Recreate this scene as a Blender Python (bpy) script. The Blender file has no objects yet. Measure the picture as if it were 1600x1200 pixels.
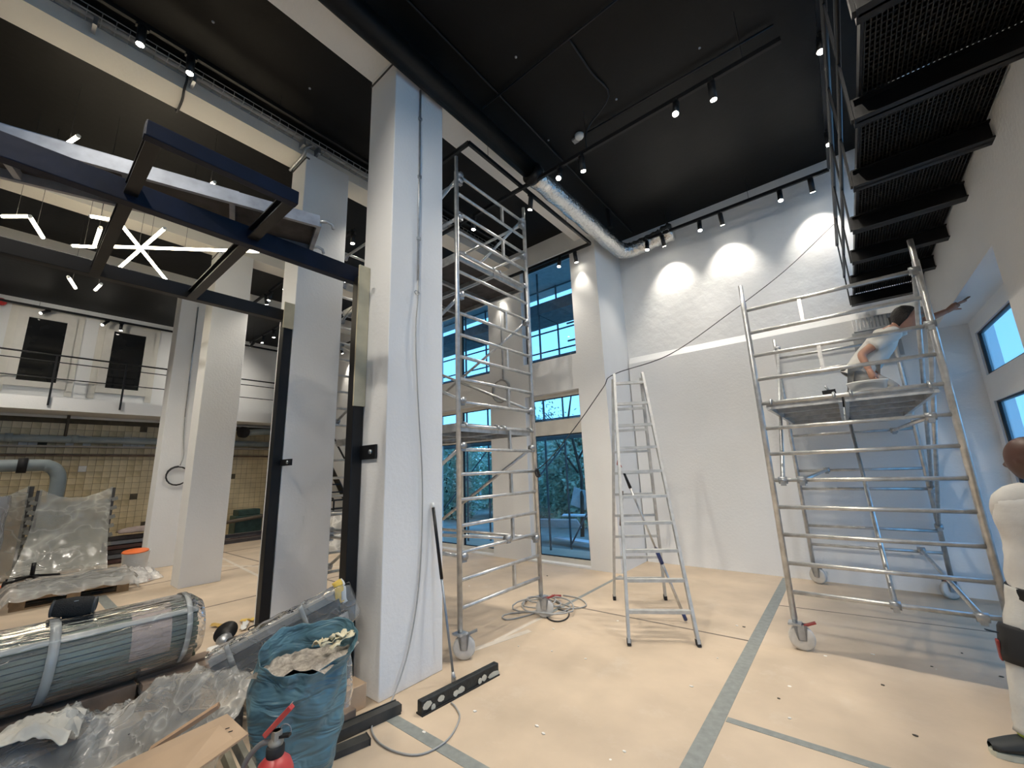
import bpy, bmesh, math, random
from math import sin, cos, pi, radians, sqrt, atan2
from mathutils import Vector, Matrix, noise
random.seed(7)
SC = bpy.context.scene
COL = SC.collection
# ------------------------------------------------------------------ camera
FPX = 634.86
YAW, PITCH, ROLL = -.678003, .207367, -.0362725
EYE = Vector((0, 0, 1.65))
CF = Vector((sin(YAW)*cos(PITCH), cos(YAW)*cos(PITCH), sin(PITCH)))
_r = Vector((cos(YAW), -sin(YAW), 0)); _u = _r.cross(CF)
CR = cos(ROLL)*_r + sin(ROLL)*_u
CU = -sin(ROLL)*_r + cos(ROLL)*_u
cam = bpy.data.cameras.new('camera'); cam.sensor_width = 36; cam.lens = FPX/1600*36
cam.clip_start = .05; cam.clip_end = 300
camo = bpy.data.objects.new('camera', cam); COL.objects.link(camo)
camo.matrix_world = Matrix(((CR.x, CU.x, -CF.x, EYE.x), (CR.y, CU.y, -CF.y, EYE.y), (CR.z, CU.z, -CF.z, EYE.z), (0, 0, 0, 1)))
SC.camera = camo
# ------------------------------------------------------------------ colour management, sky
SC.view_settings.view_transform = 'Standard'
SC.view_settings.look = 'None'
SC.view_settings.gamma = 1
SC.view_settings.use_curve_mapping = False
SC.view_settings.exposure = 0.17
W = bpy.data.worlds.new('dusk_sky'); SC.world = W; W.use_nodes = True
nt = W.node_tree; nt.nodes.clear()
tc = nt.nodes.new('ShaderNodeTexCoord'); sx = nt.nodes.new('ShaderNodeSeparateXYZ')
rp = nt.nodes.new('ShaderNodeValToRGB'); bg = nt.nodes.new('ShaderNodeBackground'); wo = nt.nodes.new('ShaderNodeOutputWorld')
nt.links.new(tc.outputs['Generated'], sx.inputs[0]); nt.links.new(sx.outputs['Z'], rp.inputs[0])
rp.color_ramp.elements[0].position = 0.0; rp.color_ramp.elements[0].color = (.15, .43, .74, 1)
rp.color_ramp.elements[1].position = .6; rp.color_ramp.elements[1].color = (.10, .31, .66, 1)
nt.links.new(rp.outputs[0], bg.inputs[0]); bg.inputs[1].default_value = 3.2
nt.links.new(bg.outputs[0], wo.inputs[0])
DOWN_W, WALL_W, WARM = 155, 62, (1.0, .925, .81)
# ------------------------------------------------------------------ pixel -> point on a real plane
def ray(x, y): return (x-800)/FPX*CR - (y-600)/FPX*CU + CF
def on(x, y, ax, v):
    d = ray(x, y); t = (v-EYE[ax])/d[ax]; return EYE + t*d
def FL(x, y, z=0.0): return on(x, y, 2, z)
def XP(x, y, X): return on(x, y, 0, X)
def YP(x, y, Y): return on(x, y, 1, Y)
# ------------------------------------------------------------------ materials
MATS = {}
def M(name, col, rough=.6, metal=0., var=.12, scale=8., bump=0., bscale=None, spec=.5, col2=None, emit=None, coat=0):
    if name in MATS: return MATS[name]
    m = bpy.data.materials.new(name); m.use_nodes = True; nt = m.node_tree
    b = nt.nodes['Principled BSDF']
    b.inputs['Roughness'].default_value = rough; b.inputs['Metallic'].default_value = metal
    b.inputs['Specular IOR Level'].default_value = spec; b.inputs['Coat Weight'].default_value = coat
    t = nt.nodes.new('ShaderNodeTexCoord'); n = nt.nodes.new('ShaderNodeTexNoise')
    n.inputs['Scale'].default_value = scale; n.inputs['Detail'].default_value = 4
    nt.links.new(t.outputs['Object'], n.inputs['Vector'])
    r = nt.nodes.new('ShaderNodeValToRGB')
    r.color_ramp.elements[0].position = .3; r.color_ramp.elements[1].position = .7
    c2 = col2 or tuple(min(1, c*(1+var)) for c in col); c1 = col if col2 else tuple(c*(1-var) for c in col)
    r.color_ramp.elements[0].color = (*c1, 1); r.color_ramp.elements[1].color = (*c2, 1)
    nt.links.new(n.outputs['Fac'], r.inputs['Fac']); nt.links.new(r.outputs['Color'], b.inputs['Base Color'])
    if bump:
        n2 = nt.nodes.new('ShaderNodeTexNoise'); n2.inputs['Scale'].default_value = bscale or scale*3; n2.inputs['Detail'].default_value = 5
        nt.links.new(t.outputs['Object'], n2.inputs['Vector'])
        bp = nt.nodes.new('ShaderNodeBump'); bp.inputs['Strength'].default_value = bump; bp.inputs['Distance'].default_value = .02
        nt.links.new(n2.outputs['Fac'], bp.inputs['Height']); nt.links.new(bp.outputs['Normal'], b.inputs['Normal'])
    if emit:
        b.inputs['Emission Color'].default_value = (*emit[0], 1); b.inputs['Emission Strength'].default_value = emit[1]
    MATS[name] = m; return m
def film(name, tint=(.85, .87, .86), cover=.35, rough=.12, bump=.8, scale=14., stretch=(1, 1, 1)):
    """thin clear plastic: mostly see-through, milky along its creases, glossy all over"""
    m = bpy.data.materials.new(name); m.use_nodes = True; nt = m.node_tree; nt.nodes.clear(); N = nt.nodes.new; L = nt.links.new
    t = N('ShaderNodeTexCoord'); mp = N('ShaderNodeMapping'); mp.inputs['Scale'].default_value = stretch if stretch != (1, 1, 1) else (1, .45, .8); mp.inputs['Rotation'].default_value = (0, 0, 0) if stretch != (1, 1, 1) else (.4, .5, .5); L(t.outputs['Object'], mp.inputs[0])
    def ridge(sc, power, dist):
        n = N('ShaderNodeTexNoise'); n.inputs['Scale'].default_value = sc; n.inputs['Detail'].default_value = 2; n.inputs['Distortion'].default_value = dist
        L(mp.outputs[0], n.inputs['Vector'])
        a = N('ShaderNodeMath'); a.operation = 'MULTIPLY_ADD'; a.inputs[1].default_value = 2; a.inputs[2].default_value = -1; L(n.outputs['Fac'], a.inputs[0])
        b = N('ShaderNodeMath'); b.operation = 'ABSOLUTE'; L(a.outputs[0], b.inputs[0])
        c = N('ShaderNodeMath'); c.operation = 'SUBTRACT'; c.inputs[0].default_value = 1; L(b.outputs[0], c.inputs[1])
        d = N('ShaderNodeMath'); d.operation = 'POWER'; d.inputs[1].default_value = power; L(c.outputs[0], d.inputs[0]); return d
    r1, r2 = ridge(scale*.22, 22, .3), ridge(scale*.6, 30, .2)
    ad = N('ShaderNodeMath'); ad.operation = 'ADD'; L(r1.outputs[0], ad.inputs[0]); L(r2.outputs[0], ad.inputs[1])
    bp = N('ShaderNodeBump'); bp.inputs['Strength'].default_value = bump*.6; bp.inputs['Distance'].default_value = .009; L(ad.outputs[0], bp.inputs['Height'])
    fa = N('ShaderNodeMath'); fa.operation = 'MULTIPLY_ADD'; fa.use_clamp = True; fa.inputs[1].default_value = min(.4, cover*.55); fa.inputs[2].default_value = cover*.75; L(ad.outputs[0], fa.inputs[0])
    p = N('ShaderNodeBsdfPrincipled'); p.inputs['Base Color'].default_value = (*tint, 1); p.inputs['Roughness'].default_value = max(rough, .2); L(bp.outputs[0], p.inputs['Normal'])
    tr = N('ShaderNodeBsdfTransparent'); mx = N('ShaderNodeMixShader'); L(fa.outputs[0], mx.inputs[0]); L(tr.outputs[0], mx.inputs[1]); L(p.outputs[0], mx.inputs[2])
    g = N('ShaderNodeBsdfGlossy'); g.inputs['Roughness'].default_value = rough; L(bp.outputs[0], g.inputs['Normal'])
    fr = N('ShaderNodeFresnel'); fr.inputs[0].default_value = 1.28; L(bp.outputs[0], fr.inputs['Normal'])
    m2 = N('ShaderNodeMixShader'); L(fr.outputs[0], m2.inputs[0]); L(mx.outputs[0], m2.inputs[1]); L(g.outputs[0], m2.inputs[2])
    o = N('ShaderNodeOutputMaterial'); L(m2.outputs[0], o.inputs[0]); return m
def emat(name, col, s):
    m = bpy.data.materials.new(name); m.use_nodes = True; nt = m.node_tree; nt.nodes.clear()
    e = nt.nodes.new('ShaderNodeEmission'); e.inputs[0].default_value = (*col, 1); e.inputs[1].default_value = s
    o = nt.nodes.new('ShaderNodeOutputMaterial'); nt.links.new(e.outputs[0], o.inputs[0]); return m
def glassmat(name, tint):
    m = bpy.data.materials.new(name); m.use_nodes = True; nt = m.node_tree; nt.nodes.clear()
    tr = nt.nodes.new('ShaderNodeBsdfTransparent'); tr.inputs[0].default_value = (*tint, 1)
    g = nt.nodes.new('ShaderNodeBsdfGlossy'); g.inputs['Roughness'].default_value = .02
    f = nt.nodes.new('ShaderNodeFresnel'); f.inputs[0].default_value = 1.5
    mx = nt.nodes.new('ShaderNodeMixShader'); o = nt.nodes.new('ShaderNodeOutputMaterial')
    ma = nt.nodes.new('ShaderNodeMath'); ma.operation = 'MULTIPLY'; ma.inputs[1].default_value = 1.6
    nt.links.new(f.outputs[0], ma.inputs[0]); nt.links.new(ma.outputs[0], mx.inputs[0])
    nt.links.new(tr.outputs[0], mx.inputs[1]); nt.links.new(g.outputs[0], mx.inputs[2]); nt.links.new(mx.outputs[0], o.inputs[0])
    return m
WHITE = M('white_wall_paint', (.80, .80, .79), .75, var=.03, scale=1.2, bump=.12, bscale=30)
ROUGHW = M('rough_white_plaster', (.80, .80, .79), .75, var=.03, scale=2, bump=.55, bscale=7)
WARMLIT = M('warm_lit_white_paint', (.76, .735, .67), .75, var=.03, scale=1.2, bump=.1, bscale=30)  # white paint with the warm lamp tone put into its colour
BLACKC = M('black_ceiling_paint', (.0028, .0028, .0027), .48, var=.25, scale=2.5, bump=.1, bscale=12, spec=.22)
BLACK = M('black_powder_coat', (.008, .008, .009), .42, var=.2, scale=6, spec=.35)
NAVY = M('dark_steel_primer', (.004, .007, .020), .5, var=.4, scale=5, bump=.1, spec=.28)
GALV = M('galvanised_steel', (.42, .44, .46), .38, .75, var=.25, scale=9)
ALU = M('scuffed_aluminium', (.60, .60, .59), .36, .8, var=.18, scale=14, bump=.1, bscale=60)
ALUD = M('dull_aluminium_extrusion', (.36, .38, .42), .5, .45, var=.2, scale=10)
FOIL = M('foil_duct_wrap', (.78, .77, .74), .22, .95, var=.1, scale=16, bump=1.0, bscale=22)
PLY = M('dark_deck_plywood', (.05, .045, .045), .7, var=.4, scale=9)
DECKGREY = M('grey_deck_board', (.24, .25, .26), .6, var=.25, scale=6)
PVC = M('beige_window_profile', (.66, .63, .57), .4, var=.03)
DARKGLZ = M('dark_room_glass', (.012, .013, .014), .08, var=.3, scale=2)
RUBBER = M('black_rubber', (.015, .015, .016), .7, var=.2)
WHEEL = M('white_nylon_wheel', (.60, .58, .54), .5, var=.12, scale=12)
REDP = M('red_lever_plastic', (.28, .035, .03), .5, var=.3)
WOODP = M('pale_timber', (.46, .34, .20), .7, var=.25, scale=6, bump=.2)
WOODB = M('brown_hardboard', (.23, .165, .12), .75, var=.3, scale=5, bump=.2)
CARD = M('cardboard', (.50, .36, .24), .8, var=.1, scale=4)
GREYP = M('grey_plastic_pipe', (.30, .35, .36), .4, var=.12, scale=3)
YELT = M('yellow_tape', (.80, .55, .10), .5, var=.12)
WHT = M('white_plastic', (.75, .75, .73), .4, var=.05)
SKIN = M('skin', (.42, .22, .15), .5, var=.12, scale=9)
SKIND = M('dark_tanned_skin', (.085, .038, .026), .45, var=.2, scale=9)
HAIR = M('dark_hair', (.016, .012, .010), .6, var=.4, scale=40, bump=.6, bscale=90)
SHIRT = M('white_cotton_shirt', (.66, .64, .60), .85, var=.06, scale=7, bump=.5, bscale=6)
TROUS = M('white_work_trousers', (.62, .61, .57), .85, var=.10, scale=8, bump=.5, bscale=8)
CABLE = M('grey_cable', (.36, .36, .35), .5, var=.1)
CORD = M('black_cord', (.02, .02, .021), .6, var=.2)
GLASS = glassmat('window_glass', (.84, .91, .93))
def hazeglass():
    m = glassmat('hazy_film_glass', (.80, .86, .90)); nt = m.node_tree
    mx = [n for n in nt.nodes if n.type == 'MIX_SHADER'][0]; tr = [n for n in nt.nodes if n.type == 'BSDF_TRANSPARENT'][0]; ma = [n for n in nt.nodes if n.type == 'MATH'][0]
    ma.inputs[1].default_value = .35
    tl = nt.nodes.new('ShaderNodeBsdfTranslucent'); tl.inputs[0].default_value = (.85, .93, 1, 1); m2 = nt.nodes.new('ShaderNodeMixShader'); m2.inputs[0].default_value = .2
    nt.links.new(tr.outputs[0], m2.inputs[1]); nt.links.new(tl.outputs[0], m2.inputs[2]); nt.links.new(m2.outputs[0], mx.inputs[1]); return m
HAZE = hazeglass()
FILM = film('clear_stretch_film', cover=.30)
FILMH = film('cloudy_plastic_sheet', cover=.55, rough=.25, scale=5)
LED = emat('led_tube_light', (1.0, .86, .62), 21)
LENS = emat('lit_spot_lens', (1.0, .93, .80), 40)
# floor paper
def floormat():
    m = M('floor_protection_paper', (.56, .445, .325), .72, var=.13, scale=1.7, bump=.22, bscale=4)
    nt = m.node_tree; b = nt.nodes['Principled BSDF']; t = [n for n in nt.nodes if n.type == 'TEX_COORD'][0]
    base = b.inputs['Base Color'].links[0].from_socket
    v = nt.nodes.new('ShaderNodeTexVoronoi'); v.inputs['Scale'].default_value = 3.2; v.inputs['Randomness'].default_value = 1
    nt.links.new(t.outputs['Object'], v.inputs['Vector'])
    wn = nt.nodes.new('ShaderNodeTexWhiteNoise'); nt.links.new(v.outputs['Position'], wn.inputs['Vector'])
    th = nt.nodes.new('ShaderNodeMapRange'); th.inputs['From Min'].default_value = .45; th.inputs['From Max'].default_value = 1
    th.inputs['To Min'].default_value = 0; th.inputs['To Max'].default_value = .055
    nt.links.new(wn.outputs['Value'], th.inputs['Value'])
    lt = nt.nodes.new('ShaderNodeMath'); lt.operation = 'LESS_THAN'; nt.links.new(v.outputs['Distance'], lt.inputs[0]); nt.links.new(th.outputs[0], lt.inputs[1])
    n3 = nt.nodes.new('ShaderNodeTexNoise'); n3.inputs['Scale'].default_value = 2.4; n3.inputs['Detail'].default_value = 8; n3.inputs['Roughness'].default_value = .7
    nt.links.new(t.outputs['Object'], n3.inputs['Vector'])
    mr = nt.nodes.new('ShaderNodeMapRange'); mr.inputs['From Min'].default_value = .56; mr.inputs['From Max'].default_value = .72; mr.inputs['To Max'].default_value = .38
    nt.links.new(n3.outputs['Fac'], mr.inputs['Value'])
    m1 = nt.nodes.new('ShaderNodeMix'); m1.data_type = 'RGBA'; m1.inputs['B'].default_value = (.66, .58, .48, 1)
    nt.links.new(mr.outputs[0], m1.inputs['Factor']); nt.links.new(base, m1.inputs['A'])
    m2 = nt.nodes.new('ShaderNodeMix'); m2.data_type = 'RGBA'; m2.inputs['B'].default_value = (.82, .80, .74, 1)
    nt.links.new(lt.outputs[0], m2.inputs['Factor']); nt.links.new(m1.outputs['Result'], m2.inputs['A'])
    nt.links.new(m2.outputs['Result'], b.inputs['Base Color'])
    return m
PAPER = floormat()
# ------------------------------------------------------------------ mesh building
class MB:
    def __init__(s): s.v = []; s.f = []; s.s = []
    def add(s, vs, fs, smooth=False):
        o = len(s.v); s.v += [Vector(v) for v in vs]; s.f += [tuple(i+o for i in f) for f in fs]; s.s += [smooth]*len(fs); return s
    def box(s, a, b):
        x0, x1 = sorted((a[0], b[0])); y0, y1 = sorted((a[1], b[1])); z0, z1 = sorted((a[2], b[2]))
        return s.add([(x0, y0, z0), (x1, y0, z0), (x1, y1, z0), (x0, y1, z0), (x0, y0, z1), (x1, y0, z1), (x1, y1, z1), (x0, y1, z1)],
                     [(3, 2, 1, 0), (4, 5, 6, 7), (0, 1, 5, 4), (1, 2, 6, 5), (2, 3, 7, 6), (3, 0, 4, 7)])
    def bar(s, p, q, w, h, up=(0, 0, 1)):
        p = Vector(p); q = Vector(q); d = (q-p).normalized(); up = Vector(up)
        if abs(d.dot(up)) > .99: up = Vector((0, 1, 0))
        x = d.cross(up).normalized()*w/2; y = x.cross(d).normalized()*h/2
        vs = [p-x-y, p+x-y, p+x+y, p-x+y, q-x-y, q+x-y, q+x+y, q-x+y]
        return s.add(vs, [(0, 1, 2, 3), (7, 6, 5, 4), (0, 4, 5, 1), (1, 5, 6, 2), (2, 6, 7, 3), (3, 7, 4, 0)])
    def tube(s, pts, r, n=8, closed=False, cap=True):
        pts = [Vector(p) for p in pts]; N = len(pts); rs = r if isinstance(r, (list, tuple)) else [r]*N
        prev = None; vs = []
        for i, p in enumerate(pts):
            if closed: d = pts[(i+1) % N]-pts[i-1]
            else: d = pts[min(i+1, N-1)]-pts[max(i-1, 0)]
            d = d.normalized() if d.length > 1e-9 else Vector((0, 0, 1))
            if prev is None:
                a = Vector((0, 0, 1)) if abs(d.z) < .9 else Vector((0, 1, 0)); x = d.cross(a).normalized()
            else:
                x = (prev-d*prev.dot(d)); x = x.normalized() if x.length > 1e-6 else d.orthogonal().normalized()
            prev = x; y = d.cross(x)
            vs += [p+rs[i]*(cos(2*pi*k/n)*x+sin(2*pi*k/n)*y) for k in range(n)]
        fs = []
        for i in range(N if closed else N-1):
            j = (i+1) % N
            fs += [(i*n+k, i*n+(k+1) % n, j*n+(k+1) % n, j*n+k) for k in range(n)]
        if cap and not closed: fs += [tuple(range(n))[::-1], tuple((N-1)*n+k for k in range(n))]
        return s.add(vs, fs, True)
    def lathe(s, prof, n=20, c=(0, 0, 0), ax=None):
        c = Vector(c); z = Vector(ax or (0, 0, 1)).normalized(); x = z.orthogonal().normalized(); y = z.cross(x); N = len(prof)
        vs = [c+z*h+r*(cos(2*pi*k/n)*x+sin(2*pi*k/n)*y) for r, h in prof for k in range(n)]
        fs = [(i*n+k, i*n+(k+1) % n, (i+1)*n+(k+1) % n, (i+1)*n+k) for i in range(N-1) for k in range(n)]
        if prof[0][0] > 1e-5: fs.append(tuple(range(n))[::-1])
        if prof[-1][0] > 1e-5: fs.append(tuple((N-1)*n+k for k in range(n)))
        return s.add(vs, fs, True)
    def grid(s, fn, nu, nv, smooth=True):
        vs = [fn(i/nu, j/nv) for j in range(nv+1) for i in range(nu+1)]; w = nu+1
        return s.add(vs, [(j*w+i, j*w+i+1, (j+1)*w+i+1, (j+1)*w+i) for j in range(nv) for i in range(nu)], smooth)
    def prism(s, poly, z0, z1):
        n = len(poly)
        return s.add([(x, y, z0) for x, y in poly]+[(x, y, z1) for x, y in poly],
                     [tuple(range(n))[::-1], tuple(range(n, 2*n))]+[(i, (i+1) % n, n+(i+1) % n, n+i) for i in range(n)])
def smooth(pts, k=4, closed=False):
    pts = [Vector(p) for p in pts]; out = []; N = len(pts)
    g = (lambda i: pts[i % N]) if closed else (lambda i: pts[max(0, min(N-1, i))])
    for i in range(N if closed else N-1):
        a, b, c, d = g(i-1), g(i), g(i+1), g(i+2)
        for j in range(k):
            t = j/k; out.append(.5*((2*b)+(c-a)*t+(2*a-5*b+4*c-d)*t*t+(3*b-a-3*c+d)*t**3))
    if not closed: out.append(pts[-1])
    return out
BASE = {}
def obj(name, mb, mat, parent=None, solid=0, sub=0, bevel=0, **kw):
    off = Vector()
    p = parent
    while p is not None: off += p.location; p = p.parent
    vs = [v-off for v in mb.v] if parent is not None else mb.v
    me = bpy.data.meshes.new(name); me.from_pydata([tuple(v) for v in vs], [], mb.f)
    me.polygons.foreach_set('use_smooth', mb.s); me.update(); me.materials.append(mat)
    o = bpy.data.objects.new(name, me); COL.objects.link(o)
    if parent is not None: o.parent = parent
    if solid: md = o.modifiers.new('thickness', 'SOLIDIFY'); md.thickness = solid; md.offset = 0
    if bevel: md = o.modifiers.new('edges', 'BEVEL'); md.width = bevel; md.segments = 2; md.limit_method = 'ANGLE'
    if sub: md = o.modifiers.new('soft', 'SUBSURF'); md.levels = sub; md.render_levels = sub
    for k, v in kw.items(): o[k] = v
    return o
def thing(name, label, cat, loc=(0, 0, 0), group=None):
    o = bpy.data.objects.new(name, None); COL.objects.link(o); o.location = loc; o.empty_display_size = .1
    o['label'] = label; o['category'] = cat
    if group: o['group'] = group
    return o
def solo(name, mb, mat, label, cat, **kw): return obj(name, mb, mat, None, label=label, category=cat, **kw)
def struct(name, mb, mat, parent=None, **kw):
    o = obj(name, mb, mat, parent, **kw)
    if parent is None: o['kind'] = 'structure'
    return o
def nz(p, s=1.): return noise.noise(Vector(p)*s)
def spot(name, loc, target, w, ang=80, blend=.7, size=.04, parent=None, col=None):
    L = bpy.data.lights.new(name, 'SPOT'); L.energy = w; L.spot_size = radians(ang); L.spot_blend = blend; L.shadow_soft_size = size; L.color = col or WARM
    o = bpy.data.objects.new(name, L); COL.objects.link(o)
    d = Vector(target)-Vector(loc); o.rotation_mode = 'QUATERNION'; o.rotation_quaternion = d.to_track_quat('-Z', 'Y')
    o.location = loc
    if parent is not None: o.parent = parent; o.location = Vector(loc)-parent.location
    return o
# ================================================================== STRUCTURE
ZC = 6.17
fl = struct('floor', MB().box((-15.2, -5.2, -.12), (1.45, 7.6, 0)), PAPER)
struct('ceiling', MB().box((-15.3, -5.2, ZC), (1.6, 7.7, ZC+.15)), BLACKC)
# back wall: proud dry-lined lower part with a sloping ledge, rough plaster above
b = MB().box((-3.1, 7.4, 0), (1.6, 7.65, ZC))
wb = struct('wall_back', b, ROUGHW)
m = MB(); x0, x1 = -3.0, 1.6
m.add([(x0, 7.4, 0), (x1, 7.4, 0), (x0, 7.32, 0), (x1, 7.32, 0), (x0, 7.32, 3.55), (x1, 7.32, 3.55), (x0, 7.4, 3.68), (x1, 7.4, 3.68)],
      [(2, 3, 5, 4), (4, 5, 7, 6), (0, 2, 4, 6), (3, 1, 7, 5)])
struct('lower_panel', m, WHITE, wb)
# right wall with tall openings below the gallery and windows above it
OPEN_R = [(4.55, 7.22), (.35, 3.05), (-3.7, -1.1)]
m = MB(); ys = [-5.2]
for a, c in sorted(OPEN_R): ys += [a, c]
ys.append(7.4)
for i in range(0, len(ys), 2): m.box((1.1, ys[i], 0), (1.5, ys[i+1], ZC))
for a, c in OPEN_R:
    m.box((1.1, a, 3.2), (1.5, c, 4.1)); m.box((1.1, a, 5.8), (1.5, c, ZC))
struct('wall_right', m, WHITE)
# window wall
OPEN_W = [(-4.76, -3.55), (-7.52, -5.68), (-11.4, -9.4)]
m = MB(); xs = [-15.2]
for a, c in sorted(OPEN_W): xs += [a, c]
xs.append(-3.02)
for i in range(0, len(xs), 2): m.box((xs[i], 6.3, 0), (xs[i+1], 6.62, ZC))
for a, c in OPEN_W:
    m.box((a, 6.3, 3.03), (c, 6.62, 3.68)); m.box((a, 6.3, 5.76), (c, 6.62, ZC)); m.box((a, 6.3, -.1), (c, 6.62, .03))
m.box((-3.42, 6.62, 0), (-3.02, 7.65, ZC))
struct('wall_rear', m, WHITE)
struct('wall_front', MB().box((-15.2, -5.4, 0), (1.6, -5.2, ZC)), WHITE)
# left wall: white above the walkway, old tiles below
wl = struct('wall_left', MB().box((-15.25, -5.2, 3.3), (-15.02, 6.4, ZC)), WHITE)
GROUT = M('dark_tile_grout', (.09, .075, .05), .9, var=.2)
struct('tile_backing', MB().box((-15.25, -5.2, 0), (-15.03, 6.4, 3.3)), GROUT, wl)
TM = [M('cream_wall_tile', (.56, .46, .28), .3, var=.25, scale=1.5), M('stained_wall_tile', (.48, .385, .22), .35, var=.35, scale=2), M('pale_replacement_tile', (.70, .68, .64), .3, var=.08)]
tm = []
for i in range(3):
    t = MB().box((-.0, -.072, -.072), (.016, .072, .072))
    me = bpy.data.meshes.new('tile'); me.from_pydata([tuple(v) for v in t.v], [], t.f); me.materials.append(TM[i]); tm.append(me)
rest = MB(); cnt = 0
pale = {(2, 18), (3, 18), (4, 18), (7, 18), (8, 18), (2, 17), (3, 17), (7, 17), (9, 17), (14, 18), (15, 18), (16, 18), (14, 17), (15, 17), (16, 17), (9, 18), (9, 13)}
for i in range(-3, 38):
    for j in range(21):
        y = -.1+i*.15; z = .1+j*.15
        if random.random() < .012: continue
        seen = 3 <= j and y < 2.6
        if seen and cnt < 300 and (i+5*j) % 1 == 0 and -.3 < y < 2.55 and j > 3:
            k = 2 if (i, j) in pale else (1 if random.random() < .35 else 0)
            o = bpy.data.objects.new('tile', tm[k]); COL.objects.link(o); o.parent = wl
            o.location = (-15.03+random.uniform(-.004, .003), y, z); o.rotation_euler = (0, random.uniform(-.01, .01), random.uniform(-.01, .01)); cnt += 1
        else: rest.box((-15.03, y-.072, z-.072), (-15.014, y+.072, z+.072))
struct('tiles_beyond', rest, TM[0], wl, kind='stuff')
# beams and columns
for x0, x1 in ((-3.42, -3.05), (-5.40, -5.04), (-8.86, -8.48), (-11.32, -10.93)):
    struct('beam', MB().box((x0, -5.2, 5.88), (x1, 6.35, ZC+.02)), WARMLIT if x0 < -3.5 else WHITE)  # left beams carry the warm lamp light in their colour
COLS = []
for x0, x1, y1 in ((-3.42, -2.965, 2.6), (-5.385, -4.965, 2.58), (-8.92, -8.47, 2.55), (-11.36, -10.9, 2.5)):
    c = struct('column', MB().box((x0, 1.98, 0), (x1, y1, 5.9)), WHITE, bevel=.008); COLS.append(c)
    struct('dark_seam', MB().box((x0-.004, 1.974, 5.80), (x1+.004, 2.02, 5.825)), M('dark_joint', (.05, .05, .05), .8), c)  # dark seam near the column top
# mezzanine walkway on the left wall
mz = struct('mezzanine_slab', MB().box((-15.02, -5.2, 3.36), (-14.0, 6.3, 3.66)), WHITE)
# ------------------------------------------------------------------ windows
def win_x(n, x0, x1, z0, z1, y, fm, fw, mull=(), trans=None):
    """a window lying in the X direction"""
    f = MB(); d0, d1 = y-.04, y+.04
    f.box((x0, d0, z0), (x0+fw, d1, z1)); f.box((x1-fw, d0, z0), (x1, d1, z1)); f.box((x0+fw, d0, z0), (x1-fw, d1, z0+fw)); f.box((x0+fw, d0, z1-fw), (x1-fw, d1, z1))
    xs = [x0+fw]+[v for c in mull for v in (c-.055, c+.055)]+[x1-fw]
    for c in mull: f.box((c-.055, d0-.004, z0+.001), (c+.055, d1+.004, z1-.001))
    zs = [(z0+fw, z1-fw)]
    if trans:
        f.box((x0+fw, d0, trans[0]), (x1-fw, d1, trans[1])); zs = [(z0+fw, trans[0]), (trans[1], z1-fw)]
    o = struct('window_%d' % n, f, fm)
    g = .014
    for i in range(0, len(xs), 2):
        for za, zb in zs:
            a, b = xs[i], xs[i+1]
            k = MB(); k.box((a, y-.02, za), (a+g*1.6, y+.02, zb)); k.box((b-g, y-.02, za), (b, y+.02, zb)); k.box((a+g*1.6, y-.02, za), (b-g, y+.02, za+g)); k.box((a+g*1.6, y-.02, zb-g), (b-g, y+.02, zb))
            obj('gasket', k, BLACK, o); obj('pane', MB().add([(a, y, za), (b, y, za), (b, y, zb), (a, y, zb)], [(0, 1, 2, 3)]), GLASS, o)
    return o
n = 1
for (a, c), mu in zip(OPEN_W, ((), (-6.72,), (-10.4,))):
    win_x(n, a, c, .03, 3.03, 6.47, PVC, .075, mu, (2.26, 2.53)); n += 1
    win_x(n, a, c, 3.68, 5.76, 6.47, PVC if mu else BLACK, .045, mu); n += 1
def win_y(n, y0, y1, z0, z1, x, fm, fw, trans=None):
    f = MB(); d0, d1 = x-.04, x+.04
    f.box((d0, y0, z0), (d1, y0+fw, z1)); f.box((d0, y1-fw, z0), (d1, y1, z1)); f.box((d0, y0+fw, z0), (d1, y1-fw, z0+fw)); f.box((d0, y0+fw, z1-fw), (d1, y1-fw, z1))
    zs = [(z0+fw, z1-fw)]
    if trans: f.box((d0, y0+fw, trans[0]), (d1, y1-fw, trans[1])); zs = [(z0+fw, trans[0]), (trans[1], z1-fw)]
    o = struct('window_%d' % n, f, fm)
    for za, zb in zs:
        a, b = y0+fw, y1-fw; k = MB()
        for q in ((a, a+.02, za, zb), (b-.05, b, za, zb), (a+.02, b-.05, za, za+.02), (a+.02, b-.05, zb-.02, zb)): k.box((x-.02, q[0], q[2]), (x+.02, q[1], q[3]))
        obj('gasket', k, BLACK, o); obj('pane', MB().add([(x, a, za), (x, b, za), (x, b, zb), (x, a, zb)], [(0, 1, 2, 3)]), HAZE, o)
for a, c in OPEN_R:
    win_y(n, a, c, .02, 3.2, 1.42, WHITE, .17, (2.22, 2.52)); n += 1
    win_y(n, a, c, 4.1, 5.8, 1.42, WHITE, .08); n += 1
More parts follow.
